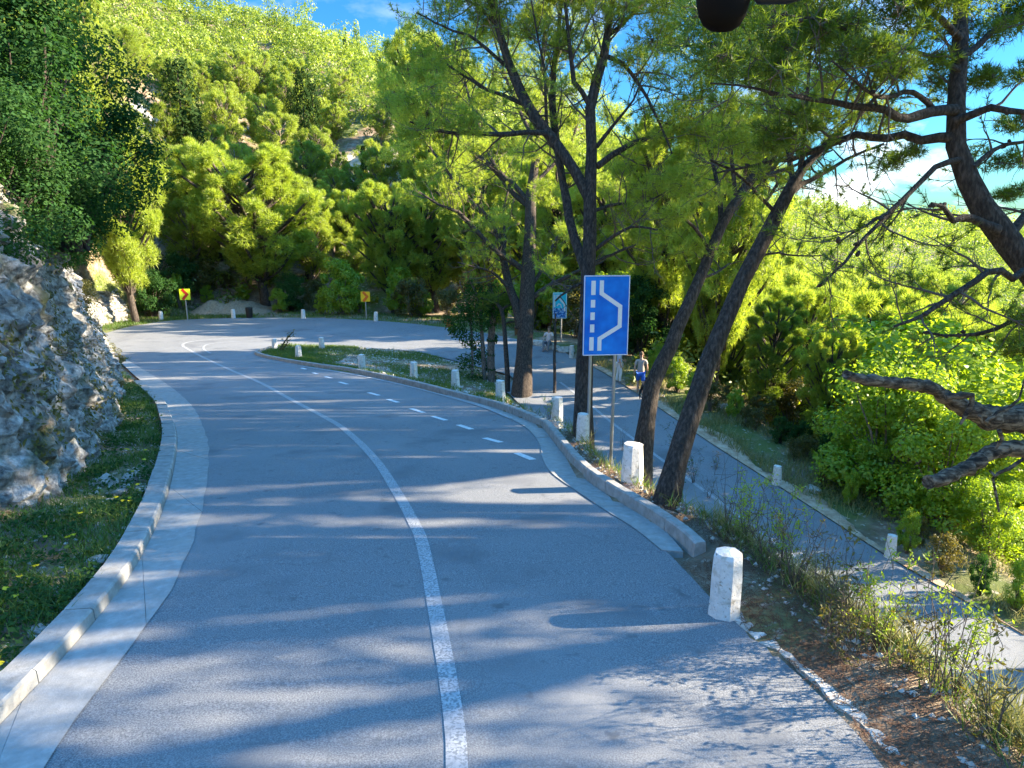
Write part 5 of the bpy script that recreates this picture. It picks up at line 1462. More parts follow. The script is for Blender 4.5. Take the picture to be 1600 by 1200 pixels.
for px, py, rx, n in [(740, 470, 26, 620), (722, 490, 18, 380), (752, 495, 24, 560), (775, 480, 18, 330), (715, 515, 16, 320), (735, 530, 18, 320), (748, 555, 16, 260), (728, 565, 16, 260), (762, 570, 10, 200), (770, 530, 9, 200), (790, 478, 14, 180), (733, 445, 16, 260), (706, 508, 12, 170), (760, 450, 22, 340), (714, 585, 10, 90), (742, 590, 14, 160), (768, 590, 8, 130), (700, 500, 9, 90)]:
    c = Pz(px, py, zi + r6.normal(0, .4)); rad = rx * zi / FPX
    p, d = lobe_points(r6, c, np.array([rad, rad * 1.1, rad]), int(n * 1.25), .1)
    leaves(mb, p, d * .6 + np.array([0, 0, .5]), .115, r6, .62)
mb.build('crown', M['leaf_dark'], isl)
mb = MB()
for px, py, rx, n in [(735, 432, 14, 170), (755, 440, 18, 190), (722, 448, 12, 110), (775, 455, 14, 120), (700, 505, 8, 40), (745, 480, 20, 120), (765, 432, 12, 110)]:
    c = Pz(px, py, zi - .3 + r6.normal(0, .4)); rad = rx * zi / FPX
    p, d = lobe_points(r6, c, np.array([rad, rad, rad]), n, .1)
    leaves(mb, p, d * .6 + np.array([0, 0, .5]), .10, r6, .6)
mb.build('leaf_tips', M['leaf_rust'], isl)
mb = MB(); pr, dr = [], []
P = LBi[0][0]
k = r6.integers(0, len(P), 700)
d = rand_dirs(r6, 700); d[:, 2] *= .3
leaves(mb, P[k] + d * (6.2 * zi / FPX + r6.uniform(0, .05, 700))[:, None] + r6.normal(0, .03, (700, 3)) * [0, 0, 1], d, .07, r6, .8)
mb.build('ivy', M['leaf_dark'], isl)

qs, zs_ = hit(793, 612)
t = thing('pine_sapling', 'thin bent sapling stem with a flat pine top left of the thick forked pine', 'tree', qs)
mb = MB()
LBs = stems_px(zs_, [[(793, 614, 4.2), (793, 585, 4), (791, 555, 3.8), (789, 525, 3.5), (787, 500, 3.3), (783, 483, 3.2), (772, 472, 2), (750, 465, 1.5)],
                     [(784, 485, 2.5), (792, 478, 2), (808, 474, 1.5)], [(783, 483, 2), (776, 466, 1.6), (790, 456, 1.2)], [(789, 505, 1.5), (800, 503, 1.2), (815, 504, .9)]], mb)
mb.build('trunk', M['bark'], t, smooth=True)
mb = MB()
lobes([(755, 468, 0, .35), (775, 470, 0, .4), (800, 474, 0, .35), (785, 460, 0, .35)], zs_, 8, .13, .013, 700)(mb, mb, r6)
mb.build('crown', M['needle_dark'], t)
qs, zs_ = hit(866, 614)
t = thing('bare_stem', 'thin knotty bare stem standing behind a guide post left of the blue sign', 'tree', qs)
mb = MB()
LBs = stems_px(zs_, [[(866, 622, 2.6), (867, 590, 2.5), (866, 560, 2.3), (868, 530, 2), (867, 505, 1.6), (868, 490, 1)]], mb)
mb.build('trunk', M['bark'], t, smooth=True)
mw, mf = MB(), MB()
grow(LBs, r6, mw, mf, sp=.22, L=.28, f0=.4, tw_sp=.12, tw_L=.14, tuft=2, nk=2, nlen=.04, nw=.012, bare=.5, thick=.6, leaf=(.035, .5, 1))
mw.build('branches', M['twig'], t); mf.build('leaves', M['leaf_olive'], t)

# sprig at the island tip
qs, zs_ = hit(438, 549)
t = thing('plant', 'leaning leafy sprig beside the guide post at the grassy island tip', 'plant', qs)
mb = MB(); LBs = stems_px(zs_, [[(436, 549, 1.2), (442, 538, 1), (449, 528, .9), (459, 518, .6)], [(438, 549, 1), (444, 543, .8), (450, 534, .6)]], mb, 4); mb.build('stem', M['twig'], t)
mb = MB()
for P, R in LBs:
    k = r6.integers(len(P) // 3, len(P), 70); leaves(mb, P[k] + r6.normal(0, .09, (70, 3)), np.tile([0, 0, 1.0], (70, 1)), .13, r6, .55)
mb.build('leaves', M['leaf_olive'], t)

# ------------------------------------------------------------------ wild shrubs and tall weeds on the bank between the roads
def weed(seed, h, nst, leafn, lsize, lm, spread=.35, flower=False):
    r = np.random.default_rng(seed); ms, ml = MB(), MB()
    for k in range(nst):
        a = r.uniform(0, 6.28); hh = h * r.uniform(.6, 1.1)
        tip = np.array([math.cos(a) * spread * r.uniform(.3, 1) * h, math.sin(a) * spread * r.uniform(.3, 1) * h, hh])
        P = np.array([[r.normal(0, .03), r.normal(0, .03), -.08], tip * .4 + r.normal(0, .04, 3), tip * .75 + r.normal(0, .04, 3), tip])
        Q = resample(P, .08); tube(ms, Q, np.linspace(.0055, .0015, len(Q)), 4, cap=False)
        for q in range(r.integers(3, 7)):
            i = r.integers(len(Q) // 3, len(Q)); e = Q[i] + r.normal(0, .13, 3) * h + np.array([0, 0, .1 * h])
            tube(ms, np.array([Q[i], (Q[i] + e) / 2 + r.normal(0, .015, 3), e]), [.004, .003, .0015], 3, cap=False)
            n = int(leafn * r.uniform(.4, 1.4))
            u = r.uniform(.3, 1, n)[:, None]
            leaves(ml, Q[i] * (1 - u) + e * u + r.normal(0, .025, (n, 3)), np.tile([0, 0, .8], (n, 1)) + r.normal(0, .3, (n, 3)), lsize, r, .38)
    return ms.mesh('stem', M['twig'], False), ml.mesh('leaves', M[lm])
WV = [weed(1, .9, 9, 9, .055, 'leaf_olive'), weed(2, 1.0, 12, 14, .05, 'leaf_bright'), weed(3, .8, 11, 5, .04, 'leaf_olive', .45), weed(4, 1.1, 8, 8, .06, 'leaf_dark', .3), weed(5, 1.2, 7, 3, .03, 'dry_grass', .25)]
WK = [('feathery olive weed', 0), ('fresh green leafy weed', 1), ('wiry half-bare shrub', 2), ('dark green wild shrub', 3), ('tall dry bare-stemmed weed', 4)]
BANKW = [(1075, 745, 3, 1.15, 'right beside the base of the thickest leaning trunk'), (1095, 740, 2, 1.1, 'a step right of the thickest leaning trunk'), (1062, 700, 3, .9, 'behind the thickest leaning trunk'), (1120, 765, 2, 1.0, 'on the slope crest above the shaded lower road'),
         (1150, 800, 4, 1.0, 'in front of the shadow band of the lower road'), (1178, 815, 1, .95, 'below the lower guide post, tallest of the bank'), (1205, 850, 2, 1.1, 'in the dense growth right of the kerb end'), (1235, 858, 1, .95, 'with yellowing leaves near the middle of the bank'),
         (1255, 890, 2, 1.15, 'behind the near guide post on the bank'), (1290, 905, 4, .9, 'against the sunlit patch of the lower road'), (1300, 950, 2, 1.1, 'above the white line of the lower road'), (1340, 965, 0, 1.0, 'halfway down the bank in front of the lower road line'),
         (1385, 985, 1, .8, 'on the bank edge in front of the sunlit lower road'), (1430, 1020, 0, .9, 'near the right end of the bank'), (1470, 1060, 4, 1.0, 'with a dark upright stem near the right end of the bank'), (1500, 1050, 1, .8, 'with broad light leaves near the right corner'),
         (1030, 735, 0, .7, 'at the foot of the slimmer leaning pine'), (985, 690, 4, .8, 'behind the right leg of the blue sign'), (940, 670, 4, .7, 'between the two legs of the blue sign'), (930, 640, 0, .7, 'behind the trunk at the large blue sign'),
         (870, 640, 1, .5, 'right of the post with the thin bare stem'), (1130, 720, 0, .8, 'beyond the leaning trunks on the lower road edge'), (1560, 1130, 0, .9, 'beside the dark trunk in the right corner'), (1330, 1010, 0, .8, 'low on the bank among the grass')]
for k, (px, py, v, sc, where) in enumerate(BANKW):
    q, z = hit(px - 12, py + (30 if py > 780 else 15))
    sc *= .78 if 1100 < px < 1310 else .95
    t = thing('wild_shrub', WK[v][0] + ' ' + where, 'weed', q, 'weeds on the bank between the two roads', k * 1.1)
    t.scale = (sc, sc, sc * 1.05)
    link('stem', WV[v][0], t); link('leaves', WV[v][1], t)

# ------------------------------------------------------------------ grass, litter and gravel (stuff)
def blades(mb, P, h, w, r, lean=.35, m=0):
    n = len(P)
    a = r.uniform(0, 6.283, n)
    s = np.stack([np.cos(a), np.sin(a), np.zeros(n)], 1) * w
    L = r.normal(0, lean, (n, 3)); L[:, 2] = 1
    hh = h * r.uniform(.5, 1.3, n)[:, None]
    mid = P + L * hh * .55
    tip = P + L * hh + np.c_[r.normal(0, .25, (n, 2)) * hh, np.zeros(n)]
    V = np.stack([P - s, P + s, mid + s * .7, mid - s * .7, tip], 1).reshape(-1, 3)
    i = np.arange(n)[:, None] * 5
    mb.add(V, i + np.array([[0, 1, 2, 3]]), m)
    mb.add(np.zeros((0, 3)), np.zeros((0, 3), int), m)
    mb.T.append(mb.n - len(V) + i + np.array([[3, 2, 4]])); mb.TM.append(np.full(n, m))
def region(n, x0, x1, y0, y1, r, ok):
    P = np.c_[r.uniform(x0, x1, n), r.uniform(y0, y1, n)]
    P = P[ok(P)]
    return np.c_[P, ground_z(P[:, 0], P[:, 1], False)]
def clumped(P, r, scale, thr):
    v = np.array([noise.noise(Vector((a * scale, b * scale, 3.3))) for a, b in P[:, :2]])
    return P[v + r.normal(0, .12, len(P)) > thr]
rg = np.random.default_rng(9)
onroad = lambda P: in_poly(P, ROADPOLY)
a_of = lambda P: P[:, 0] - XUy(P[:, 1]); b_of = lambda P: XLy(P[:, 1]) - P[:, 0]
# bank
okb = lambda P: (a_of(P) > .6) & (b_of(P) > .05) & (~onroad(P))
Pb = region(420000, 0, 11, 3, 27, rg, okb)
wB = np.clip((a_of(Pb) - .62) / .7, .0, 1) * np.clip((5 - a_of(Pb)) / 2, .35, 1)
Pb = Pb[rg.random(len(Pb)) < wB]; Pb = clumped(Pb, rg, .8, -.3)
dist = np.hypot(Pb[:, 0], Pb[:, 1]); Pb = Pb[rg.random(len(Pb)) < np.clip(9 / dist, .25, 1)][:110000]
mb = MB(); h1 = len(Pb) * 3 // 5
blades(mb, Pb[:h1], .17, .006, rg, .5); stuff(mb.build('grass', M['grass']), 'green tall grass on the bank between the two roads', 'grass')
mb = MB(); blades(mb, Pb[h1:], .22, .0042, rg, .5); stuff(mb.build('dry_grass', M['dry_grass']), 'straw-coloured dry grass mixed through the bank between the roads', 'grass')
Pn = region(160000, 2, 7, 2.5, 8.5, rg, lambda P: (a_of(P) > .95) & (a_of(P) < 3.6) & (~onroad(P)))
Pn = clumped(Pn, rg, 1.3, -.02)[:26000]
mb = MB(); blades(mb, Pn, .34, .0042, rg, .5); stuff(mb.build('dry_grass', M['dry_grass']), 'tall olive-straw grass on the near right bank behind the needle litter', 'grass')
# left verge: low weeds and grass between kerb and rock
kl = kL[np.argsort(kL[:, 1])]; cl = CLIFF[np.argsort(CLIFF[:, 1], kind='stable')]
KX = lambda y: np.interp(y, kl[:, 1], kl[:, 0]); CX = lambda y: np.interp(y, cl[:, 1], cl[:, 0])
okv = lambda P: (P[:, 0] < KX(P[:, 1]) - .33) & (P[:, 0] > CX(P[:, 1]) - .5)
Pv = region(420000, -20, -3, 2, 33, rg, okv)
d_ = np.hypot(Pv[:, 0], Pv[:, 1]); Pv = Pv[rg.random(len(Pv)) < np.clip(8 / d_, .2, 1) ]
Pg = clumped(Pv, rg, 1.1, -.22)[:90000]
mb = MB(); blades(mb, Pg, .15, .0065, rg, .55); stuff(mb.build('grass', M['grass']), 'short shaded grass of the left verge below the rock wall', 'grass')
Pw = clumped(Pv[::3], rg, 2.3, -.05)[:15000]
n = len(Pw); off = rg.normal(0, .04, (n * 3, 3)); off[:, 2] = rg.uniform(.02, .14, n * 3)
mb = MB(); leaves(mb, np.repeat(Pw, 3, 0) + off, np.tile([0, 0, 1.0], (n * 3, 1)), .065, rg, .6); stuff(mb.build('ground_cover', M['leaf_dark']), 'broad-leaved weeds covering the left verge', 'ground cover')
Pf = region(900, -9, -4, 4.5, 12, rg, okv)
Pf = clumped(Pf, rg, 1.4, .12)[:110]
mb = MB()
for p in Pf:
    c = p + [0, 0, rg.uniform(.12, .24)]
    n = 5; a = np.arange(n) * 2 * math.pi / n
    pp = c + np.stack([np.cos(a), np.sin(a), np.zeros(n)], 1) * .018
    leaves(mb, pp, np.tile([0, 0, 2.0], (n, 1)), .042, rg, .8)
stuff(mb.build('wildflowers', M['flower']), 'small yellow flowers scattered through the left verge', 'flowers')
# tufts growing on the rock wall
v = np.array([noise.noise(Vector(p * .75)) + .5 * noise.noise(Vector(p * 2.1)) for p in ROCKV[::2]]) + rg.normal(0, .08, len(ROCKV[::2]))
kk_ = np.where((v > .16) & (ROCKV[::2, 1] > 3))[0]
Pc = np.repeat(ROCKV[::2][kk_], 3, 0); Nc = np.repeat(ROCKN[::2][kk_], 3, 0)
Pc = Pc + rg.normal(0, .05, Pc.shape) + Nc * .05
mb = MB(); leaves(mb, Pc, Nc, .085, rg, .5); stuff(mb.build('creepers', M['leaf_olive']), 'olive creeping plants and tufts growing over the rock wall', 'creepers')
# island
oki = lambda P: (a_of(P) > .35) & (b_of(P) > .3) & (~onroad(P))
Pi = region(90000, -13.5, 1.5, 19, 39.2, rg, oki)
Pg = clumped(Pi, rg, .5, .02); Pg = np.vstack([Pg, Pi[(Pi[:, 0] < -8.2) & (rg.random(len(Pi)) < .8)]])[:42000]
mb = MB(); blades(mb, Pg, .14, .010, rg, .45); stuff(mb.build('grass', M['grass']), 'patchy short grass on the island inside the bend', 'grass')
def gravel(P, smin, smax, name, mat, label):
    base = np.array([[1, 0, 0], [0, 1, 0], [-1, 0, 0], [0, -1, 0], [0, 0, .7], [0, 0, -.6]], float)
    F = np.array([[0, 1, 4], [1, 2, 4], [2, 3, 4], [3, 0, 4], [1, 0, 5], [2, 1, 5], [3, 2, 5], [0, 3, 5]])
    n = len(P); s = rg.uniform(0, 1, n) ** 2.5 * (smax - smin) + smin
    V = base[None] * s[:, None, None] * rg.uniform(.6, 1.3, (n, 6, 3))
    a = rg.uniform(0, 6.28, n); c, q = np.cos(a), np.sin(a)
    V = np.stack([V[..., 0] * c[:, None] - V[..., 1] * q[:, None], V[..., 0] * q[:, None] + V[..., 1] * c[:, None], V[..., 2]], -1) + P[:, None]
    mb = MB(); mb.add(V.reshape(-1, 3), (np.arange(n)[:, None, None] * 6 + F).reshape(-1, 3))
    stuff(mb.build(name, mat), label, 'gravel')
Pq = Pi[rg.random(len(Pi)) < .2]; Pq = Pq[Pq[:, 0] > -9.5][:9000]
gravel(Pq, .012, .075, 'gravel', M['pale_rock'], 'loose pale gravel over the stony part of the island')
Pq = region(26000, 0, 7, 3, 22, rg, lambda P: (a_of(P) > .45) & (a_of(P) < 2.2) & (~onroad(P)))[:3600]
gravel(Pq, .006, .05, 'gravel', M['pale_rock'], 'white chips and stones along the right kerb and bank crest')
Pq = region(9000, -10, -4, 3, 22, rg, okv)[:1500]
gravel(Pq, .008, .05, 'gravel', M['pale_rock'], 'small stones fallen from the rock wall onto the verge')
# brown pine litter along the right road edge
Pq = region(160000, 0, 6, 3, 14, rg, lambda P: (a_of(P) > .02) & (a_of(P) < 1.9) & (~onroad(P)))
Pq = Pq[(Pq[:, 1] < 7.3) | (a_of(Pq) > .5)][:24000]
M['litter'] = flat('pine_litter', (.11, .052, .028), .95)
mb = MB(); n = len(Pq); a = rg.uniform(0, 6.28, n); dv = np.stack([np.cos(a), np.sin(a), rg.normal(0, .15, n)], 1) * .05; sv = np.stack([-np.sin(a), np.cos(a), a * 0], 1) * .0035
q0 = Pq + [0, 0, .012]
mb.add(np.stack([q0 - dv - sv, q0 - dv + sv, q0 + dv], 1).reshape(-1, 3), np.arange(n * 3).reshape(-1, 3))
stuff(mb.build('pine_litter', M['litter']), 'rust-brown fallen pine needles along the right road edge', 'pine litter')
# verge beyond the lower road and grass by the outer bend
okr = lambda P: (P[:, 0] > np.interp(P[:, 1], OUT[::-1, 1], OUT[::-1, 0]) + .15) & ~onroad(P)
Pr = region(90000, 4, 18, 13, 42, rg, lambda P: okr(P) & (P[:, 0] < np.interp(P[:, 1], OUT[8:][::-1, 1], OUT[8:][::-1, 0]) + 3.5) & (P[:, 0] > np.interp(P[:, 1], OUT[8:][::-1, 1], OUT[8:][::-1, 0]) + .35))
Pr = clumped(Pr, rg, .6, -.12)[:40000]
mb = MB(); blades(mb, Pr, .30, .011, rg, .4); stuff(mb.build('dry_grass', M['dry_grass']), 'dry grass along the outer edge of the lower road', 'grass')
Po = region(60000, -30, 4, 44, 56, rg, lambda P: ~onroad(P) & (P[:, 1] > 45))
Po = Po[(rg.random(len(Po)) < np.where(Po[:, 0] < -19, .9, .25))][:22000]
mb = MB(); blades(mb, Po, .18, .016, rg, .4); stuff(mb.build('grass', M['grass']), 'shaded grass along the outside of the bend', 'grass')

# ------------------------------------------------------------------ people and the dog
M['skin'] = flat('skin', (.46, .27, .19), .6)
M['shirt'] = flat('tan_shirt', (.42, .33, .28), .9)
M['shorts'] = flat('blue_shorts', (.03, .11, .42), .9)
M['hair'] = flat('brown_hair', (.10, .06, .035), .8)
M['shoe'] = flat('shoe', (.20, .18, .17), .8)
M['shirt2'] = flat('pale_blue_shirt', (.45, .50, .62), .9)
M['white_cloth'] = flat('white_trousers', (.74, .72, .70), .9)
M['pink_cloth'] = flat('pale_pink_shirt', (.66, .55, .52), .9)
M['denim'] = flat('grey_trousers', (.20, .22, .26), .9)
M['dogfur'] = flat('black_dog_coat', (.014, .012, .011), .8)
def skin(name, V, E, R, mat, parent, root=0, sub=2):
    me = bpy.data.meshes.new(name)
    me.from_pydata([tuple(v) for v in V], E, [])
    me.materials.append(mat)
    o = link(name, me, parent)
    md = o.modifiers.new('skin', 'SKIN')
    md.use_smooth_shade = True; md.branch_smoothing = .5
    for i, sv in enumerate(me.skin_vertices[0].data):
        sv.radius = (R[i], R[i]) if np.isscalar(R[i]) else R[i]
        sv.use_root = (i == root)
    s = o.modifiers.new('sub', 'SUBSURF'); s.levels = s.render_levels = sub
    return o
def person(label, loc, rz, J, clothes, hairmat, sc=1.0, group=None):
    "J: joint dictionary in metres, facing -y"
    t = thing('person', label, 'person', loc, group, rz); t.scale = (sc,) * 3
    names = list(J); V = [J[k][0] for k in names]; ix = {k: i for i, k in enumerate(names)}
    R = [J[k][1] for k in names]
    E = [(ix[J[k][2]], ix[k]) for k in names if J[k][2]]
    V, R, E = list(V), list(R), list(E)
    for side, sg_ in (('l', 1), ('r', -1)):
        h = np.array(J['hand_' + side][0]); w = np.array(J['wrist_' + side][0])
        d = (h - w) / np.linalg.norm(h - w)
        lat = np.array([0, 1, 0.0]) - d * d[1]; lat /= np.linalg.norm(lat)
        nrm = np.cross(d, lat)
        for f, (o_, l_) in enumerate([(-.030, .070), (-.011, .082), (.009, .078), (.027, .062)]):
            b_ = h + lat * o_ + d * .005
            i0 = len(V); V += [b_, b_ + d * l_ * .55 + nrm * .008, b_ + d * l_ * .95 + nrm * .026]; R += [.009, .0085, .007]
            E += [(ix['hand_' + side], i0), (i0, i0 + 1), (i0 + 1, i0 + 2)]
        i0 = len(V); V += [h - d * .03 - lat * .04, h + d * .015 - lat * .062]; R += [.011, .009]
        E += [(ix['hand_' + side], i0), (i0, i0 + 1)]
    skin('body', V, E, R, M['skin'], t, ix['pelvis'])
    for nm, keys, grow_, mat in clothes:
        Vc = [J[k][0] for k in keys]; ic = {k: i for i, k in enumerate(keys)}
        Rc = [(J[k][1] if np.isscalar(J[k][1]) else max(J[k][1])) + grow_ for k in keys]
        Rc = [tuple(np.array(J[k][1]) + grow_) if not np.isscalar(J[k][1]) else (J[k][1] + grow_,) * 2 for k in keys]
        Ec = [(ic[J[k][2]], ic[k]) for k in keys if J[k][2] in ic]
        skin(nm, Vc, Ec, Rc, mat, t, 0)
    hd = np.array(J['head'][0])
    mb = MB()
    a, b = np.meshgrid(np.linspace(0, 2 * math.pi, 17), np.linspace(0, 1, 8), indexing='ij')
    ph = b * 1.75
    X = np.stack([.088 * np.sin(ph) * np.cos(a), .108 * np.sin(ph) * np.sin(a) + .012, .112 * np.cos(ph) + .035 + .05 * np.clip(-np.sin(a), 0, 1) * (b > .8)], -1)
    ii, jj = np.meshgrid(np.arange(16), np.arange(7), indexing='ij')
    mb.add(X.reshape(-1, 3) + hd, np.stack([ii * 8 + jj, ii * 8 + jj + 1, (ii + 1) * 8 + jj + 1, (ii + 1) * 8 + jj], -1).reshape(-1, 4))
    link('hair', mb.mesh('hair', hairmat, True), t)
    mb = MB(); tube(mb, [hd + [0, -.095, .02], hd + [0, -.118, -.012], hd + [0, -.098, -.022]], [.010, .016, .010], 8)
    link('nose', mb.mesh('nose', M['skin'], True), t)
    for s in (1, -1):
        mb = MB(); tube(mb, [hd + [s * .079, .01, .022], hd + [s * .094, .022, .0], hd + [s * .080, .01, -.025]], [.010, .016, .009], 8)
        link('ear', mb.mesh('ear', M['skin'], True), t)
        mb = MB(); lathe(mb, hd + [s * .033, -.092, .010], [(0, -.009), (.009, 0), (0, .009)], 8)
        link('eye', mb.mesh('eye', M['black'], True), t)
    return t
def standing_joints(step=.12, elbow=.05, swing=.12):
    J = {}
    J['pelvis'] = ((0, 0, .93), (.155, .115), None)
    J['belly'] = ((0, .0, 1.08), (.145, .11), 'pelvis'); J['chest'] = ((0, .01, 1.28), (.165, .12), 'belly')
    J['collar'] = ((0, .015, 1.43), (.11, .085), 'chest'); J['neck'] = ((0, .0, 1.52), .055, 'collar')
    J['jaw'] = ((0, -.02, 1.585), (.068, .078), 'neck'); J['head'] = ((0, -.005, 1.66), (.083, .098), 'jaw'); J['crown_'] = ((0, .0, 1.735), (.06, .068), 'head')
    for s, k in ((1, 'l'), (-1, 'r')):
        f = step * s
        J['shoulder_' + k] = ((s * .185, .015, 1.41), .060, 'collar')
        J['elbow_' + k] = ((s * .25, .02 + f * .3, 1.13), .043, 'shoulder_' + k)
        J['wrist_' + k] = ((s * .27, -.06 + f * swing * 4, .90), .028, 'elbow_' + k)
        J['hand_' + k] = ((s * .27, -.085 + f * swing * 4.4, .82), (.040, .020), 'wrist_' + k)
        J['hip_' + k] = ((s * .09, 0, .88), .095, 'pelvis')
        J['thigh_' + k] = ((s * .10, -f * .5, .68), .082, 'hip_' + k)
        J['knee_' + k] = ((s * .10, -f * .9 - .01, .49), .058, 'thigh_' + k)
        J['calf_' + k] = ((s * .10, -f * .9 + .02, .33), .055, 'knee_' + k)
        J['ankle_' + k] = ((s * .10, -f + .03, .085), .036, 'calf_' + k)
        J['heel_' + k] = ((s * .10, -f + .03, .035), .035, 'ankle_' + k)
        J['toe_' + k] = ((s * .11, -f - .14, .028), (.038, .026), 'heel_' + k)
    return J
SH = ['belly', 'pelvis', 'chest', 'collar', 'shoulder_l', 'shoulder_r', 'elbow_l', 'elbow_r']
def shirt_keys(J, cut=.55):
    J = dict(J)
    return J
def cut_joint(J, k, new, f, rgrow):
    a, b = np.array(J[J[k][2]][0]), np.array(J[k][0])
    ra = J[J[k][2]][1]; rb = J[k][1]
    m = lambda r: r if np.isscalar(r) else max(r)
    J[new] = (tuple(a + (b - a) * f), m(ra) * (1 - f) + m(rb) * f + rgrow, J[k][2])
# man in shorts
J = standing_joints(.14)
Jb = dict(J)
Jc = dict(J)
for k in 'lr':
    cut_joint(Jc, 'elbow_' + k, 'sleeve_' + k, .62, .006); cut_joint(Jc, 'knee_' + k, 'hem_' + k, .72, .012)
def dress(t_clothes): return t_clothes
def person2(label, loc, rz, J, Jc, sets, hair, sc=1.0):
    t = person(label, loc, rz, J, [], hair, sc)
    for nm, keys, g_, mat in sets:
        ic = {k: i for i, k in enumerate(keys)}
        Rc = [tuple(np.array(Jc[k][1]) + g_) if not np.isscalar(Jc[k][1]) else (Jc[k][1] + g_,) * 2 for k in keys]
        skin(nm, [Jc[k][0] for k in keys], [(ic[Jc[k][2]], ic[k]) for k in keys if Jc[k][2] in ic], Rc, mat, t, 0)
    return t
SHIRT = ['pelvis', 'belly', 'chest', 'collar', 'shoulder_l', 'shoulder_r', 'sleeve_l', 'sleeve_r']
SHORTS = ['pelvis', 'hip_l', 'hip_r', 'thigh_l', 'thigh_r', 'hem_l', 'hem_r']
TROUS = ['pelvis', 'hip_l', 'hip_r', 'thigh_l', 'thigh_r', 'knee_l', 'knee_r', 'calf_l', 'calf_r', 'ankle_l', 'ankle_r']
SHOE = lambda k: ['ankle_' + k, 'heel_' + k, 'toe_' + k]
q = on(1000, 616, zL, -.01)
scp = 66 / FPX * ((q[1]) * CP + (CZ - q[2]) * SP) / CP / 1.79
person2('walking man in tan T-shirt and blue shorts beside a black dog on the lower road', q, math.pi - .15, J, Jc,
        [('shirt', SHIRT, .012, M['shirt']), ('shorts', SHORTS, .016, M['shorts']), ('shoe', SHOE('l'), .008, M['shoe']), ('shoe', SHOE('r'), .008, M['shoe'])], M['hair'], scp)
J2 = standing_joints(-.06, swing=.2)
J2['elbow_l'] = ((.25, -.04, 1.14), .042, 'shoulder_l'); J2['wrist_l'] = ((.30, -.22, 1.0), .027, 'elbow_l'); J2['hand_l'] = ((.31, -.29, .97), (.038, .02), 'wrist_l')
Jc2 = dict(J2)
for k in 'lr': cut_joint(Jc2, 'elbow_' + k, 'sleeve_' + k, .9, .006); cut_joint(Jc2, 'knee_' + k, 'hem_' + k, .8, .01)
q = on(967, 598, zL, -.01)
person2('person in pale blue top and white trousers half hidden behind the large blue sign', q, math.pi * .5, J2, Jc2,
        [('shirt', SHIRT, .012, M['shirt2']), ('trousers', TROUS, .012, M['white_cloth']), ('shoe', SHOE('l'), .008, M['shoe']), ('shoe', SHOE('r'), .008, M['shoe'])], M['hair'], .98)
J3 = standing_joints(0)
dz = -.52
for k in list(J3):
    p, r_, par = J3[k]
    if k.split('_')[0] not in ('thigh', 'knee', 'calf', 'ankle', 'heel', 'toe'): J3[k] = ((p[0], p[1] + .12 * (p[2] - .9), p[2] + dz), r_, par)
for s, k in ((1, 'l'), (-1, 'r')):
    J3['thigh_' + k] = ((s * .13, -.20, .46), .082, 'hip_' + k); J3['knee_' + k] = ((s * .15, -.42, .50), .058, 'thigh_' + k)
    J3['calf_' + k] = ((s * .14, -.40, .32), .055, 'knee_' + k); J3['ankle_' + k] = ((s * .12, -.42, .085), .036, 'calf_' + k)
    J3['heel_' + k] = ((s * .12, -.40, .035), .035, 'ankle_' + k); J3['toe_' + k] = ((s * .13, -.57, .028), (.038, .026), 'heel_' + k)
    J3['elbow_' + k] = ((s * .27, -.12, .66), .042, 'shoulder_' + k); J3['wrist_' + k] = ((s * .17, -.34, .60), .027, 'elbow_' + k); J3['hand_' + k] = ((s * .14, -.42, .57), (.038, .02), 'wrist_' + k)
Jc3 = dict(J3)
for k in 'lr': cut_joint(Jc3, 'elbow_' + k, 'sleeve_' + k, .6, .006); cut_joint(Jc3, 'knee_' + k, 'hem_' + k, .8, .01)
q = on(857, 547, zL, -.01)
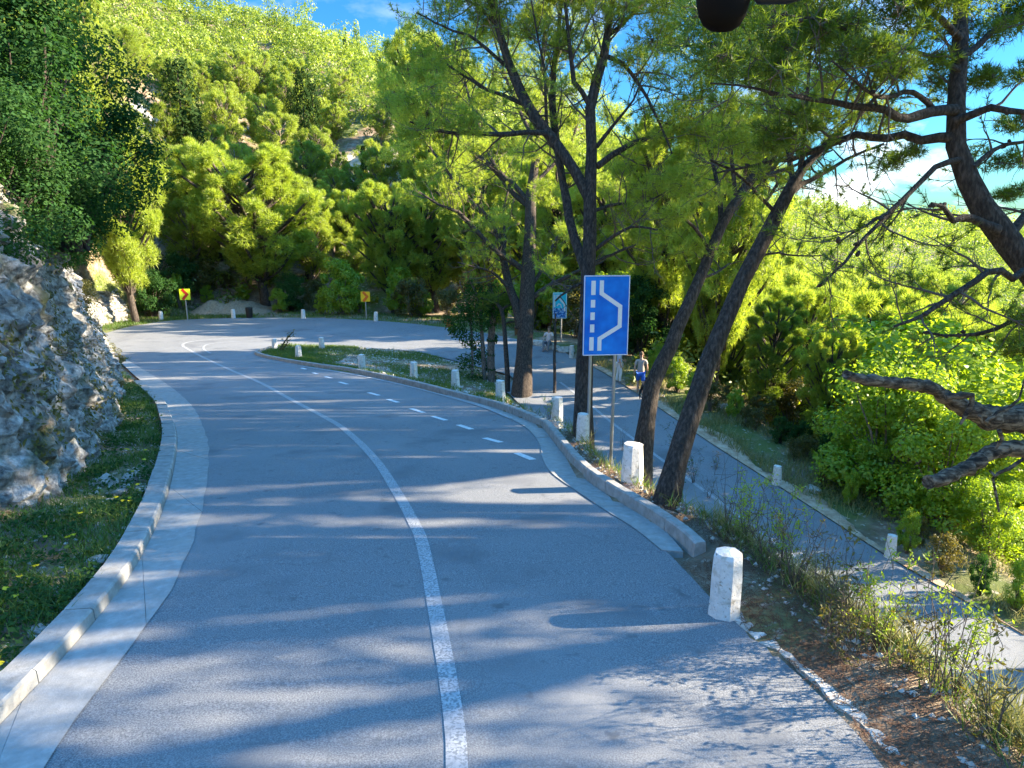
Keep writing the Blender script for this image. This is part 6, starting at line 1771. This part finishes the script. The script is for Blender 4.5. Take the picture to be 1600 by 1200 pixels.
person2('seated person in pale top on the far edge of the lower road near boulders', q, -.4, J3, Jc3,
        [('shirt', SHIRT, .012, M['pink_cloth']), ('trousers', TROUS, .012, M['denim']), ('shoe', SHOE('l'), .008, M['shoe']), ('shoe', SHOE('r'), .008, M['shoe'])], M['hair'], 1.0)
o = link('boulder', rk_var[2], None, q + np.array([.05, .25, .12])); o.scale = (.45, .4, .38); tag(o, 'pale boulder the seated person sits on at the far road edge', 'boulder', 'boulders along the road')
# dog, standing, seen from behind at the right of the man
q = on(1005, 621, zL, -.01)
dg = thing('dog', 'black dog walking at the right of the man, half hidden by a leaning trunk', 'dog', q, None, math.radians(160))
V = [(0, .0, .50), (0, -.18, .50), (0, -.36, .49), (0, -.48, .58), (0, -.56, .70), (0, -.66, .69), (0, -.76, .66), (0, .16, .52), (0, .30, .50), (0, .42, .56), (0, .52, .66)]
R = [(.095, .12), (.11, .145), (.12, .16), (.085, .10), (.075, .085), (.055, .055), (.032, .034), (.09, .105), (.07, .08), (.025, .025), (.014, .014)]
E = [(0, 1), (1, 2), (2, 3), (3, 4), (4, 5), (5, 6), (0, 7), (7, 8), (8, 9), (9, 10)]
for s in (1, -1):
    i = len(V); V += [(s * .09, -.36, .36), (s * .09, -.34 - .03 * s, .20), (s * .09, -.36 - .05 * s, .035), (s * .09, -.41 - .05 * s, .022)]
    R += [.055, .032, .024, .030]; E += [(2, i), (i, i + 1), (i + 1, i + 2), (i + 2, i + 3)]
    i = len(V); V += [(s * .09, .26, .34), (s * .09, .36 + .04 * s, .19), (s * .09, .31 + .05 * s, .035), (s * .09, .26 + .05 * s, .022)]
    R += [.065, .030, .023, .030]; E += [(8, i), (i, i + 1), (i + 1, i + 2), (i + 2, i + 3)]
    i = len(V); V += [(s * .06, -.55, .78), (s * .085, -.57, .72)]; R += [.025, .016]; E += [(4, i), (i, i + 1)]
skin('body', V, E, R, M['dogfur'], dg, 0)
mb = MB(); a = np.linspace(0, 2 * math.pi, 13); P = np.stack([np.cos(a) * .098, -.50 + np.sin(a) * .05, .61 + np.sin(a) * .085], 1); tube(mb, P, .012, 6, cap=False)
link('collar', mb.mesh('collar', M['sign_red'], True), dg)
